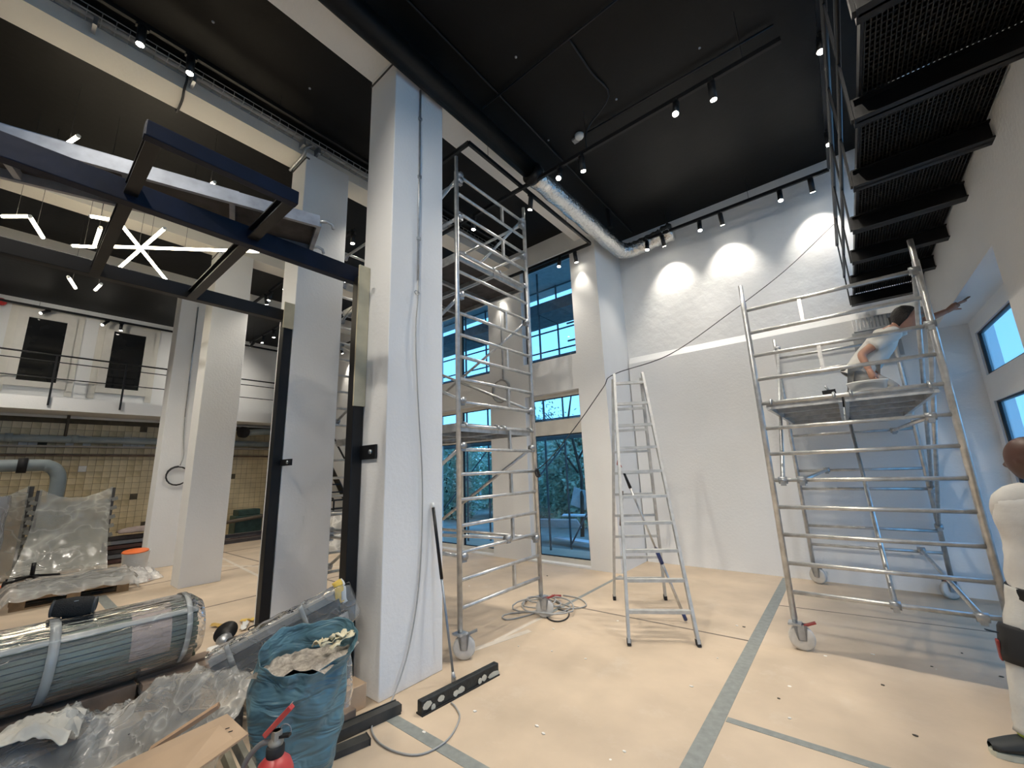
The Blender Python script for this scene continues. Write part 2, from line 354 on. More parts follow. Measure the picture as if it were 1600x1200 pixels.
# internal windows of the upper left wall, looking into dark rooms
for k, (a, c) in enumerate(((-.12, .52), (1.39, 2.05))):
    f = MB(); z0, z1 = 4.15, 5.72
    for q in ((a-.17, a, z0-.14, z1+.17), (c, c+.17, z0-.14, z1+.17), (a, c, z1, z1+.17), (a, c, z0-.14, z0)): f.box((-15.02, q[0], q[2]), (-14.94, q[1], q[3]))
    o = struct('window_%d' % n, f, PVC); n += 1
    f = MB()
    for q in ((a-.30, a-.17, z0-.3, z1+.28), (c+.17, c+.30, z0-.3, z1+.28), (a-.17, c+.17, z1+.17, z1+.28)): f.box((-15.02, q[0], q[2]), (-14.985, q[1], q[3]))
    obj('surround', f, M('pale_trim_paint', (.70, .67, .60), .6, var=.03), o)
    obj('pane', MB().box((-15.02, a, z0), (-14.97, c, z1)), DARKGLZ, o)
# daylight guides at the openings (portals let the sky in with less noise)
def portal(c, rot, sx, sy):
    L = bpy.data.lights.new('daylight_portal', 'AREA'); L.shape = 'RECTANGLE'; L.size = sx; L.size_y = sy; L.cycles.is_portal = True
    o = bpy.data.objects.new('daylight_portal', L); COL.objects.link(o); o.location = c; o.rotation_euler = rot
for a, c in OPEN_W:
    portal(((a+c)/2, 6.7, 1.5), (-pi/2, 0, 0), c-a, 3); portal(((a+c)/2, 6.7, 4.7), (-pi/2, 0, 0), c-a, 2.1)
for a, c in OPEN_R:
    portal((1.6, (a+c)/2, 1.6), (0, pi/2, 0), 3.2, c-a); portal((1.6, (a+c)/2, 4.95), (0, pi/2, 0), 1.7, c-a)
# ------------------------------------------------------------------ tape strips and paper seams on the floor
TAPE = M('grey_cloth_tape', (.235, .25, .235), .55, var=.15, scale=20)
def strip(p, q, w, mat=TAPE, h=.002, nm='tape_strip'):
    a = Vector((*p, h/2)); c = Vector((*q, h/2)); obj(nm, MB().bar(a, c, w, h), mat, fl)
strip((-.945, .8), (-.955, 7.25), .105)
strip((-.89, 3.22), (1.1, 3.23), .06)
strip((-2.75, 1.93), (-1.0, 1.935), .085)
strip((-2.98, 4.25), (-2.99, 6.2), .05)
strip((-12.5, 1.18), (-5.1, 1.19), .12)
SEAM = M('dark_paper_seam', (.17, .14, .115), .8, var=.2)
strip((-2.9, 4.6), (-1.0, 4.64), .022, SEAM, .0015, 'paper_seam')
strip((-.9, 5.9), (1.05, 6.1), .018, SEAM, .0015, 'paper_seam')
for x in (-6.93, -9.3, -11.6): strip((x, 1.5), (x-.05, 6.2), .03, SEAM, .0015, 'paper_seam')
strip((-13, 3.5), (-5.6, 3.6), .03, SEAM, .0015, 'paper_seam')
PALE = M('pale_tape', (.62, .55, .46), .6, var=.1)
strip((-3.05, 2.95), (-2.86, 3.7), .07, PALE, .002, 'pale_tape'); strip((-2.99, 3.3), (-2.98, 4.1), .05, PALE, .0018, 'pale_tape')
strip((-11.5, 3.3), (-7, 2.95), .06, PALE, .002, 'pale_tape'); strip((-10, 2.9), (-7.2, 4.4), .06, PALE, .0024, 'pale_tape')
# ================================================================== OUTSIDE
gr = struct('ground', MB().add([(-40, 6.62, -.15), (12, 6.62, -.15), (12, 45, .6), (-40, 45, .6)], [(0, 1, 2, 3)]), M('muddy_ground', (.30, .32, .28), .9, var=.5, scale=.7, bump=.4))
struct('ground', MB().add([(1.55, -25, -.15), (40, -25, -.15), (40, 6.62, -.15), (1.55, 6.62, -.15)], [(0, 1, 2, 3)]), MATS['muddy_ground'])
LEAF = M('dusk_leaf_green', (.52, .64, .50), .55, var=.5, scale=3)
BARK = M('grey_bark', (.07, .06, .05), .9, var=.3)
def shrub(x, y, w, h, n, label):
    t = thing('shrub', label, 'shrub', (x, y, -.1), 'shrubs outside the tall windows')
    f = MB()
    for i in range(n):
        a = random.uniform(0, 2*pi); q = random.random()**.45; z = random.random()
        R = w*(.55+.45*sin(pi*min(1, z*.9+.1)))*(.8+.4*nz((a*1.3, z*3, x)))
        p = Vector((x+R*q*cos(a), y+R*q*sin(a)*.7, -.05+z*h)); s = random.uniform(.055, .11)
        d = Vector((random.uniform(-1, 1), random.uniform(-1, 1), random.uniform(-.6, .6))).normalized(); e = d.orthogonal().normalized()
        f.add([p, p+d*s+e*s*.4, p+d*s*2, p+d*s-e*s*.4], [(0, 1, 2, 3)])
    obj('foliage', f, LEAF, t, kind='stuff')
    st = MB()
    for k in range(7):
        a = k*.9; st.tube([(x+.1*cos(a), y+.1*sin(a), -.1), (x+w*.3*cos(a), y+w*.3*sin(a), h*.45), (x+w*.5*cos(a+.3), y+w*.4*sin(a+.3), h*.85)], [.035, .025, .01], 5)
    obj('stem', st, BARK, t)
shrub(-6.6, 11.3, 1.6, 3.0, 12000, 'dense dusky green shrub seen through the tall window by the corner')
shrub(-9.6, 12.2, 1.8, 3.6, 11000, 'taller green shrub behind the window nearest the middle scaffold')
shrub(-12.2, 11.0, 1.7, 3.0, 8000, 'green shrub outside, furthest from the room corner')
shrub(-4.6, 12.2, 1.4, 2.5, 9000, 'low green shrub outside, nearest the room corner')
t = thing('tree', 'thin leafy tree outside with branches crossing the small upper panes', 'tree', (-5.6, 9.6, -.1))
tr = MB().tube([(-5.6, 9.6, -.1), (-5.5, 9.6, 1.4), (-5.75, 9.5, 2.9), (-5.5, 9.5, 4.0)], [.06, .05, .035, .012], 6)
br = [((-5.6, 9.6, 1.8), (-5.0, 9.5, 2.6), (-4.7, 9.4, 3.2)), ((-5.7, 9.5, 2.4), (-6.3, 9.5, 3.0), (-6.6, 9.5, 3.3)), ((-5.6, 9.6, 1.5), (-6.2, 9.6, 2.3), (-6.4, 9.6, 2.8))]
for q in br: tr.tube(q, [.03, .018, .006], 5)
obj('trunk', tr, BARK, t)
f = MB()
for i in range(420):
    q = random.choice(br); p = Vector(q[1]).lerp(Vector(q[2]), random.random())+Vector([random.gauss(0, .22) for _ in range(3)])
    s = random.uniform(.03, .06); d = Vector((random.uniform(-1, 1), random.uniform(-1, 1), random.uniform(-1, 0))).normalized(); e = d.orthogonal().normalized()
    f.add([p, p+d*s+e*s*.4, p+d*s*2, p+d*s-e*s*.4], [(0, 1, 2, 3)])
obj('foliage', f, LEAF, t, kind='stuff')
hd_ = thing('hedge', 'long tall dark hedge closing the yard behind the shrubs', 'hedge', (-9, 14, 0))
f = MB()
for i in range(14000):
    p = Vector((random.uniform(-17, -2), 14+random.gauss(0, .35), -.1+3.4*random.random()**.9)); p.z *= .85+.25*nz((p.x*.6, 0, 1)); s = random.uniform(.08, .15)
    d = Vector((random.uniform(-1, 1), random.uniform(-1, 1), random.uniform(-.6, .6))).normalized(); e = d.orthogonal().normalized()
    f.add([p, p+d*s+e*s*.4, p+d*s*2, p+d*s-e*s*.4], [(0, 1, 2, 3)])
obj('foliage', f, LEAF, hd_, kind='stuff')
# facade scaffold outside
t = thing('facade_scaffold', 'steel facade scaffold with guard rails and decks outside the windows', 'scaffold', (-8, 7.6, -.1))
STEELO = M('weathered_steel_tube', (.16, .18, .20), .6, .3, var=.2)
for x in (-12.3, -9.9, -7.45, -5.05, -3.6):
    for y in (7.35, 8.15):
        obj('standard', MB().tube([(x, y, -.12), (x, y, 6.9)], .025, 6), STEELO, t)
for z in (2.3, 3.98, 5.12):
    for x in (-12.3, -9.9, -7.45, -5.05):
        obj('deck_board', MB().box((x+.02, 7.32, z), (min(x+2.4, -3.5), 8.18, z+(.26 if z > 5 else .09))), STEELO, t)
    for h in (.5, 1.0):
        obj('guard_rail', MB().tube([(-12.3, 8.15, z+h), (-3.5, 8.15, z+h)], .02, 6), STEELO, t)
for x in (-12.3, -9.9, -7.45, -5.05):
    obj('diagonal_brace', MB().tube([(x, 8.18, 0), (min(x+2.4, -3.6), 8.18, 2.2)], .018, 6), STEELO, t)
for x in (-6.0, -4.35):   # access gates on the upper deck
    for z in (4.35, 4.75): obj('gate_rail', MB().tube([(x, 7.4, z), (x+.55, 7.4, z)], .02, 6), STEELO, t)
    obj('gate_post', MB().tube([(x+.55, 7.4, 4.08), (x+.55, 7.4, 5.05)], .025, 6), STEELO, t)
struct('added_eave', MB().box((-14, 6.63, 6.15), (-3.45, 8.6, 6.3)), M('added_eave_grey', (.5, .52, .54), .8, var=.1))  # eave added to darken the upper panes, in place of a ceiling reflection
# building debris in the yard
def board(name, label, c, sx, sy, rz, rx, ry, mat, cat='board', th=.03, group=None):
    R = Matrix.Rotation(rz, 3, 'Z') @ Matrix.Rotation(rx, 3, 'X') @ Matrix.Rotation(ry, 3, 'Y'); k = MB(); k.box((-sx/2, -sy/2, -th/2), (sx/2, sy/2, th/2))
    k.v = [R @ v + Vector(c) for v in k.v]
    return solo(name, k, mat, label, cat, **({'group': group} if group else {}))
BLUEW = M('blue_white_sheet', (.72, .76, .78), .6, var=.1)
board('panel_sheet', 'white sheet standing tilted among the debris outside', (-5.6, 9.6, .85), .42, .02, .2, .25, .35, BLUEW, 'sheet', .5)
for i, (lab, c, sx, sy, rz, rx) in enumerate((('broad pale board sloping off the debris heap outside', (-5.9, 8.75, .32), 1.3, .5, .3, -.5), ('pale plank lying flat in front of the debris heap outside', (-5.0, 8.45, .02), 1.5, .22, -.2, .05),
        ('narrow pale plank propped on top of the debris heap outside', (-5.1, 9.1, .5), 1.3, .16, .25, .1), ('dark flat board right outside the tall window sill', (-4.6, 7.2, -.05), 1.1, .4, .1, .02), ('pale slab at the back of the debris heap outside', (-4.6, 9.6, .3), 1.0, .5, .5, .4))):
    board('debris_board', lab, c, sx, sy, rz, rx, 0, BLUEW if i != 3 else MATS['weathered_steel_tube'])
k = MB(); k.box((-4.85, 9.2, -.1), (-4.0, 9.9, .55))
solo('brick_stack', k, M('brown_brick', (.12, .065, .045), .9, var=.4, scale=9, bump=.5), 'brown brick stack in the yard outside', 'bricks', bevel=.02)
t = thing('water_tank', 'dark plastic container on a white cap outside the middle window', 'tank', (-7.6, 9.2, -.1))
obj('body', MB().lathe([(.3, 0), (.34, .05), (.34, .7), (.3, .75)], 16, (-7.6, 9.2, -.1)), M('dark_blue_plastic', (.02, .03, .07), .4), t)
obj('lid', MB().lathe([(.36, 0), (.36, .08), (.3, .1)], 16, (-7.6, 9.2, .65)), BLUEW, t)
# ================================================================== GALLERY ALONG THE RIGHT WALL
t = thing('steel_gallery', 'black steel gallery with grating floor and railing along the right wall', 'walkway', (.7, 2.5, 3.72))
GY = (-1.0, -.2, .65, 1.48, 2.3, 3.12, 3.95, 4.76, 5.57, 6.38, 7.2)
for y in GY:
    k = MB(); k.box((.37, y-.05, 3.72), (1.1, y+.05, 3.73)); k.box((.37, y-.05, 3.85), (1.1, y+.05, 3.86)); k.box((.37, y-.008, 3.72), (1.1, y+.008, 3.86)); k.box((.36, y-.05, 3.72), (.372, y+.05, 3.86))
    bm_ = obj('cross_beam', k, BLACK, t)
    obj('post', MB().box((.345, y-.022, 3.74), (.36, y+.022, 4.70)), BLACK, t)
obj('edge_channel', MB().box((.40, -1.2, 3.86), (.415, 7.3, 3.93)), BLACK, t)
for z, r in ((4.70, .021), (4.19, .016), (4.44, .010)):
    if r > .012: obj('rail', MB().tube([(.352, -1.2, z), (.352, 7.28, z)], r, 8), BLACK, t)
GRT = M('dark_grating', (.010, .0095, .009), .5, .0, var=.3, scale=5)
for i in range(len(GY)-1):
    k = MB(); a, c = GY[i]+.012, GY[i+1]-.012; x = .42
    while x < 1.09: k.box((x, a, 3.865), (x+.005, c, 3.89)); x += .022
    y = a
    while y < c: k.box((.42, y, 3.875), (1.09, y+.008, 3.89)); y += .04
    obj('grating_panel', k, GRT, t)
    obj('cover_sheet', MB().box((.42, a, 3.893), (1.095, c, 3.9)), BLACK, t)
# comb-like vent strip under the far end of the gallery
t = thing('vent_grille', 'white slotted vent grille on the far wall under the gallery', 'vent', (.7, 7.3, 3.5))
obj('frame', MB().box((.33, 7.27, 3.36), (1.08, 7.32, 3.54)), WHITE, t)
for i in range(18): obj('slat', MB().box((.36+i*.04, 7.255, 3.38), (.375+i*.04, 7.272, 3.53)), GALV, t)
obj('panel', MB().box((.30, 7.29, 2.95), (.78, 7.319, 3.35)), M('light_grey_panel', (.42, .43, .43), .6, var=.05), t)
# ================================================================== CEILING SERVICES
LAMP = M('black_lamp_body', (.010, .010, .011), .45, var=.2)
def track(label, pts, heads, wires=(), w=.036):
    t = thing('track_light', label, 'track light', pts[0])
    for a, c in zip(pts[:-1], pts[1:]): obj('rail', MB().bar(a, c, w, .05), BLACK, t)
    for q in wires: obj('wire', MB().tube([q, (q[0], q[1], ZC)], .003, 5), BLACK, t)
    for p, tgt, watt, ang in heads:
        p = Vector(p); d = (Vector(tgt)-p).normalized()
        top = p+Vector((0, 0, -.045)); k = MB(); k.box(p-Vector((.02, .05, .05)), p+Vector((.02, .05, -.02)))
        c0 = top+Vector((0, 0, -.02))
        k.tube([c0-d*.03, c0+d*.17], .036, 14)
        h = obj('spot_head', k, LAMP, t)
        e = c0+d*.172; l = obj('lens', MB().tube([e, e+d*.002], .031, 14), LENS, h)
        if watt: spot('spot_beam', e+d*.01, e+d*2, watt, ang, .75, .035, t)
    return t
D = lambda x, y, dx=0, dy=0, z=0: (x+dx, y+dy, z)
Z1 = 5.55
track('black track hung across the main bay with two lamps glaring at the viewer', [(-6.5, 4.1, Z1), (.12, 4.1, Z1)],
      [((-.5, 4.1, Z1), (-.6, 4.6, 0), DOWN_W, 95), ((-.86, 4.1, Z1), (-1.0, 2.0, 0), DOWN_W, 90), ((-2.04, 4.1, Z1), (-1.9, 4.9, 0), DOWN_W, 95), ((-2.36, 4.1, Z1), (-2.0, 1.8, 0), DOWN_W, 90),
       ((-3.95, 4.1, Z1), (-4.1, 4.0, 0), DOWN_W, 95)], [(-1.95, 4.1, Z1), (-.2, 4.1, Z1), (-5.2, 4.1, Z1)])
zb = 5.75
def wallhead(x): return ((x, 6.98, zb), (x, 6.98+.42*1.1, zb-1.0), WALL_W, 82)
track('black track along the top of the far wall casting three light pools', [(-2.73, 6.98, zb), (.43, 6.98, zb)],
      [((-2.28, 6.98, zb), (-2.2, 5.6, 0), DOWN_W*.5, 90), wallhead(-2.0), ((-1.36, 6.98, zb), (-1.3, 5.6, 0), DOWN_W*.5, 90), wallhead(-1.03), ((-.19, 6.98, zb), (-.3, 5.4, 0), DOWN_W*.5, 90), wallhead(.2)],
      [(-1.9, 6.98, zb), (-.6, 6.98, zb)])
track('black track running over the gallery edge with lamps seen end on', [(.43, 6.94, zb), (.43, -3, zb)],
      [((.43, 6.05, zb), (.2, 5.0, 0), 0, 90), ((.43, 4.5, zb), (-.4, 3.4, 0), DOWN_W*.5, 80), ((.43, 2.2, zb), (-.8, 1.6, 0), DOWN_W, 80)])
zr = 5.58
track('angled black track under the white beam and across the corner window', [(-4.3, 3.05, zr), (-3.0, 3.05, zr), (-3.0, 6.12, zr), (-7.3, 6.12, zr)],
      [((-3.0, 4.32, zr), (-3.9, 4.7, 1.5), DOWN_W*.7, 80), ((-3.66, 6.12, zr), (-3.7, 4.6, 0), DOWN_W*.7, 90), ((-3.33, 6.12, zr), (-3.33, 6.40, zr-1.1), WALL_W*.35, 62),
       ((-5.25, 6.12, zr), (-5.25, 6.40, zr-1.1), WALL_W*.35, 62)], [(-3.0, 3.4, zr), (-3.0, 5.3, zr)])
track('black track beside the second beam with two short lamps pointing down', [(-4.62, -2.5, 5.98), (-4.62, 6.0, 5.98)],
      [((-4.62, .26, 5.98), (-4.5, .4, 0), DOWN_W, 95), ((-4.62, .64, 5.98), (-4.5, .9, 0), 0, 95), ((-4.62, 3.0, 5.98), (-4.6, 3.1, 0), DOWN_W*.7, 90)], [(-4.62, 1.5, 5.98), (-4.62, 4.5, 5.98)])
track('black track crossing the middle bays behind the second column', [(-12.5, 3.1, 5.6), (-5.7, 3.1, 5.6)],
      [((-5.75, 3.1, 5.6), (-5.6, 3.2, 0), DOWN_W*.6, 90), ((-8.3, 3.1, 5.6), (-8.2, 2.6, 0), DOWN_W*.8, 95), ((-9.3, 3.1, 5.6), (-10.2, 3.9, 3), 0, 90), ((-9.05, 3.1, 5.6), (-9.3, 2.4, 0), DOWN_W*.8, 95)], [(-7, 3.1, 5.6), (-11, 3.1, 5.6)])
track('black track far back in the left bays with two small lamps and one added wall fill', [(-13.2, 4.1, 5.6), (-9.6, 4.1, 5.6)],
      [((-12.2, 4.1, 5.6), (-12.2, 3.6, 0), DOWN_W, 100), ((-11.5, 4.1, 5.6), (-11.5, 4.6, 0), DOWN_W*.6, 100), ((-12.9, 4.1, 5.6), (-15, 3.6, 4.2), DOWN_W*.7, 110)], [(-13, 4.1, 5.6), (-10, 4.1, 5.6)])  # last head is added as fill on the mezzanine wall
track('black track along the top of the old mezzanine wall with slanted lamps', [(-14.75, -4, 5.95), (-14.75, 6.2, 5.95)],
      [((-14.75, .15, 5.95), (-14.2, -.6, 5.2), 0, 90), ((-14.75, 1.2, 5.95), (-14.3, .7, 5.2), 0, 90), ((-14.75, 1.48, 5.95), (-14.7, 1.5, 5.2), 0, 90)], [(-14.75, 0, 5.95), (-14.75, 4, 5.95)])
track('short black track behind the rear columns with a lamp washing the window wall', [(-12.8, 5.95, 5.5), (-8.2, 5.95, 5.5)],
      [((-11.4, 5.95, 5.5), (-11.4, 6.42, 4.3), WALL_W, 66), ((-8.9, 5.95, 5.5), (-8.9, 5.2, 0), DOWN_W*.6, 90)], [(-12, 5.95, 5.5), (-9, 5.95, 5.5)])
# unseen tracks added behind the camera to light the front and walls
track('unseen black track added behind the viewer to light the near hall and far walls', [(-6, -.9, 5.6), (.3, -.9, 5.6)],
      [((-.6, -.9, 5.6), (-.7, .4, 0), DOWN_W, 100), ((-1.9, -.9, 5.6), (-2.1, .6, 0), DOWN_W, 100), ((-4.1, -.9, 5.6), (-4.0, .3, 0), DOWN_W, 100), ((-5.6, -.9, 5.6), (-5.6, .6, 0), DOWN_W*.7, 100),
       ((-.2, -.9, 5.6), (-.8, 7.4, 2.2), DOWN_W*1.6, 62), ((-1.4, -.9, 5.6), (-2.6, 7, 2.0), DOWN_W*1.6, 62), ((-2.4, -.9, 5.6), (-3.2, 2.2, 1.6), DOWN_W, 70), ((.1, -.9, 5.6), (.9, 6, 2.0), DOWN_W*.6, 62), ((-4.8, -.9, 5.6), (-5.4, 2.2, 2.0), DOWN_W*.9, 70)], [(-4, -.9, 5.6), (-1, -.9, 5.6)])
track('unseen black track added behind the viewer to light the left bays', [(-13, -.9, 5.6), (-7, -.9, 5.6)],
      [((-8.2, -.9, 5.6), (-8.4, .8, 0), DOWN_W, 100), ((-10.5, -.9, 5.6), (-10.8, .8, 0), DOWN_W, 100), ((-12.6, -.9, 5.6), (-13.2, .8, 1), DOWN_W, 100), ((-11.9, -.9, 5.6), (-15, 1.0, 4.3), DOWN_W*.8, 100), ((-9, -.9, 5.6), (-9.5, 2, 2), DOWN_W, 80)], [(-12, -.9, 5.6), (-8, -.9, 5.6)])
# ducts
k = MB().tube([(-2.84, -4.5, 5.76), (-2.84, 4.12, 5.76)], .125, 20)
t = solo('ventilation_duct', k, BLACKC, 'long black painted round duct running beside the big white beam', 'duct')
k = MB(); ring = []
P0 = smooth([(-2.79, 4.12, 5.66), (-2.78, 5.2, 5.66), (-2.77, 6.6, 5.66), (-2.74, 6.9, 5.67), (-2.60, 7.06, 5.7), (-2.3, 7.1, 5.74), (-2.05, 7.12, 5.78)], 8)
k.tube(P0, [.14+.008*sin(i*1.9) for i in range(len(P0))], 22)
t = thing('foil_duct', 'crinkled silver foil duct bending onto the far wall below the ceiling', 'duct', (-2.78, 5.2, 5.66))
obj('wrap', k, FOIL, t)
obj('end_collar', MB().tube([(-2.79, 4.06, 5.66), (-2.79, 4.13, 5.66)], .15, 22), BLACK, t)
obj('bracket', MB().box((-2.68, 6.2, 5.8), (-2.62, 6.28, ZC)), BLACK, t)
obj('open_end', MB().lathe([(.12, 0), (.17, .05), (.15, .12), (.18, .17), (.13, .22)], 18, (-2.05, 7.12, 5.78), (1, .05, .15)), FOIL, t)
for i, (a, c, lab) in enumerate((((-2.9, 3.2, 6.13), (-.6, 3.17, 6.13), 'thin black conduit across the ceiling nearest the viewer'), ((-2.12, 4.42, 6.13), (.1, 4.48, 6.13), 'thin black conduit ending at the round smoke detector'),
        ((-2.62, -2, 6.14), (-2.62, 7.2, 6.14), 'thin black conduit on the ceiling parallel to the big duct'))):
    solo('ceiling_conduit', MB().tube([a, c], .012, 6), BLACK, lab, 'conduit')
solo('ceiling_cable', MB().tube(smooth([(-1.62, 3.18, 6.14), (-1.62, 3.7, 6.14), (-1.6, 4.1, 6.13), (-1.95, 4.15, 5.9), (-1.95, 4.1, 5.57)]), .01, 6), CORD, 'black cable sagging from ceiling conduit to the hung track', 'cable')
t = thing('smoke_detector', 'white round smoke detector on the black ceiling', 'detector', (-2.2, 4.42, ZC))
obj('body', MB().lathe([(.05, -.05), (.062, -.03), (.062, 0)], 20, (-2.2, 4.42, ZC-.002)), WHT, t)
obj('base_box', MB().box((-2.32, 4.42, ZC-.03), (-2.24, 4.5, ZC)), M('grey_box', (.3, .3, .3), .5), t)
# small bright ceiling screws
for i, (x, y) in enumerate(((1093, 75), (963, 155), (857, 219), (806, 89), (484, 138), (333, 34))):
    p = FL(x, y, ZC); solo('ceiling_screw', MB().lathe([(.004, -.012), (.014, -.006), (.014, 0)], 10, p), GALV, 'small bright screw head in the black ceiling', 'screw', group='screw heads in the black ceiling')
# cable tray on the second beam
t = thing('cable_tray', 'galvanised mesh cable tray along the side of the second white beam', 'cable tray', (-4.97, 2, 6.05))
for x, z in ((-5.03, 6.09), (-5.03, 6.03), (-4.96, 6.03), (-4.89, 6.03), (-4.89, 6.09)): obj('side_wire', MB().tube([(x, -3, z), (x, 5.9, z)], .005, 5), GALV, t)
k = MB(); y = -3
while y < 5.9: k.bar((-5.03, y, 6.028), (-4.89, y, 6.028), .006, .006); k.bar((-4.89, y, 6.028), (-4.89, y, 6.09), .006, .006); y += .1
obj('cross_wires', k, GALV, t, kind='stuff')
for y in (-.05, .72, 1.9, 2.1, 3.2, 4.4): obj('bracket', MB().box((-5.035, y, 5.93), (-4.9, y+.03, 6.03)), GALV, t)
obj('cables', MB().tube([(-4.97, -3, 6.05), (-4.96, 2, 6.05), (-4.97, 5.9, 6.05)], .025, 6), CABLE, t)
solo('beam_cable', MB().tube(smooth([(-4.93, .66, 6.05), (-4.95, .68, 5.95), (-5.03, .68, 5.87), (-5.2, .70, 5.865), (-5.42, .70, 5.86), (-5.5, .7, 6.0), (-5.5, .72, 6.16)]), .012, 6), CORD, 'thin dark cable wrapped under the second white beam', 'cable')
solo('column_bracket_pipe', MB().tube(smooth([(-4.93, 2.02, 6.0), (-4.94, 1.95, 5.92), (-4.99, 1.95, 5.85), (-5.2, 1.95, 5.84), (-5.40, 1.95, 5.84)]), .018, 8), GALV, 'small bent grey pipe at the top of the second column', 'pipe')
# ================================================================== LED TUBE LIGHTS
ZL = 4.75
def led(label, segs, z=ZL, name='tube_light'):
    pts = [(FL(*a, z), FL(*c, z)) for a, c in segs]
    t = thing(name, label, 'light', pts[0][0])
    for a, c in pts:
        obj('tube', MB().tube([a, c], .019, 10), LED, t)
        d = (c-a).normalized(); obj('end_cap', MB().tube([a-d*.015, a], .02, 10), WHT, t); obj('end_cap', MB().tube([c, c+d*.015], .02, 10), WHT, t)
        m_ = (a+c)/2; obj('hanging_wire', MB().tube([m_, (m_.x, m_.y, ZC)], .002, 4), CORD, t)
led('star of three crossing white light tubes', [((187, 348), (264, 443)), ((257, 357), (181, 423)), ((167, 385), (405, 393))])
led('bent pair of light tubes left of the star, one tube level and one sloping', [((4, 338), (46, 338)), ((47, 339), (67, 371))])
led('small V of two light tubes touching the left arm of the star', [((114, 384), (148, 386)), ((157, 356), (147, 386))])
led('single bright light tube above the blue steel beam at upper left', [((122, 213), (94, 232))], 5.4)
led('tiny light tube near the raised end of the steel frame', [((335, 285), (323, 293))], 5.4)
led('short level light tube just above the star', [((142, 338), (172, 343))])
led('slanted short light tube below the left arm of the star', [((107, 433), (118, 450))])
led('tiny slanted light tube lower than the star, on its left', [((158, 444), (149, 453))])
# ================================================================== SCAFFOLD TOWERS
def castor(t, x, y, ang, lever, post_bottom=.23):
    d = Vector((cos(ang), sin(ang), 0)); s = Vector((-sin(ang), cos(ang), 0)); c = Vector((x, y, 0))+d*.035
    k = MB(); k.tube([(x, y, .21), (x, y, .42)], .021, 10); k.box((x-.05, y-.05, .205), (x+.05, y+.05, .222))
    for q in (-.036, .036):
        a = c+s*q; k.add([a+d*-.06+Vector((0, 0, .21)), a+d*.05+Vector((0, 0, .21)), a+d*.03+Vector((0, 0, .085)), a-d*.03+Vector((0, 0, .085))], [(0, 1, 2, 3), (3, 2, 1, 0)])
        k.bar(a+Vector((0, 0, .21)), a+Vector((0, 0, .09)), .05, .006, up=s)
    f = obj('castor', k, GALV, t)
    w = MB(); w.lathe([(.02, -.026), (.085, -.026), (.1, -.018), (.1, .018), (.085, .026), (.02, .026)], 26, c+Vector((0, 0, .101)), s); obj('wheel', w, WHEEL, f)
    w = MB(); w.lathe([(.018, -.034), (.018, .034)], 12, c+Vector((0, 0, .101)), s); obj('hub', w, GALV, f)
    if lever:
        obj('brake_lever', MB().bar(c+d*.03+Vector((0, 0, .2)), c+d*.12+Vector((0, 0, .235)), .045, .012), REDP if lever == 2 else GALV, f)
def end_frame(t, A, B, rungs, ztop, zbot, ties=(), r=.0255, ends=None):
    A = Vector((*A, 0)); B = Vector((*B, 0)); d = (B-A).normalized()
    for p in (A, B):
        obj('upright', MB().tube([p+Vector((0, 0, zbot)), p+Vector((0, 0, ztop-.2)), p+Vector((0, 0, ztop-.19)), p+Vector((0, 0, ztop))], [r, r, r*.82, r*.82], 12), ALU, t)
    for z in rungs: obj('rung', MB().tube([A+d*.02+Vector((0, 0, z)), B-d*.02+Vector((0, 0, z))], .0185, 10), ALU, t)
    for f, z0, z1 in ties:
        p = A.lerp(B, f); obj('tie', MB().bar(p+Vector((0, 0, z0)), p+Vector((0, 0, z1)), .03, .03), ALU, t)
def clamp(t, p): obj('clamp', MB().lathe([(.034, -.035), (.034, .035)], 12, p, (1, 0, 0)).box(Vector(p)-Vector((.02, .03, .05)), Vector(p)+Vector((.02, .03, .02))), GALV, t)
def brace(t, a, c, r=.019):
    b_ = obj('brace', MB().tube([a, c], r, 10), ALU, t)
    for p in (a, c): clamp(b_, p)
def deck(t, a, c, z, mat_b=PLY):
    """platform between corner a and corner c, hooked on rungs at height z"""
    x0, x1 = sorted((a[0], c[0])); y0, y1 = sorted((a[1], c[1]))
    o = obj('deck', MB().box((x0+.03, y0+.03, z-.005), (x1-.03, y1-.03, z+.02)), mat_b, t)
    k = MB()
    for q in ((x0, y0, x0+.03, y1), (x1-.03, y0, x1, y1), (x0+.031, y0+.001, x1-.031, y0+.03), (x0+.031, y1-.03, x1-.031, y1-.001)): k.box((q[0], q[1], z-.06), (q[2], q[3], z+(.025 if q[3]-q[1] > q[2]-q[0] else .0262)))
    lx = x1-x0 > y1-y0
    for i in range(1, 4):
        f = i/4
        if lx: k.box((x0+(x1-x0)*f-.02, y0, z-.05), (x0+(x1-x0)*f+.02, y1, z-.005))
        else: k.box((x0, y0+(y1-y0)*f-.02, z-.05), (x1, y0+(y1-y0)*f+.02, z-.005))
    obj('deck_frame', k, ALU, o)
    h = MB()
    for p in ((x0+.05, y0+.05), (x1-.05, y0+.05), (x0+.05, y1-.05), (x1-.05, y1-.05)):
        e = Vector((p[0], p[1], z)); d = Vector(((-1 if p[0] < (x0+x1)/2 else 1), 0, 0)) if lx else Vector((0, (-1 if p[1] < (y0+y1)/2 else 1), 0))
        h.tube([e, e+d*.07+Vector((0, 0, .03)), e+d*.11+Vector((0, 0, .01)), e+d*.12-Vector((0, 0, .02))], .013, 8)
    obj('hook', h, GALV, o)
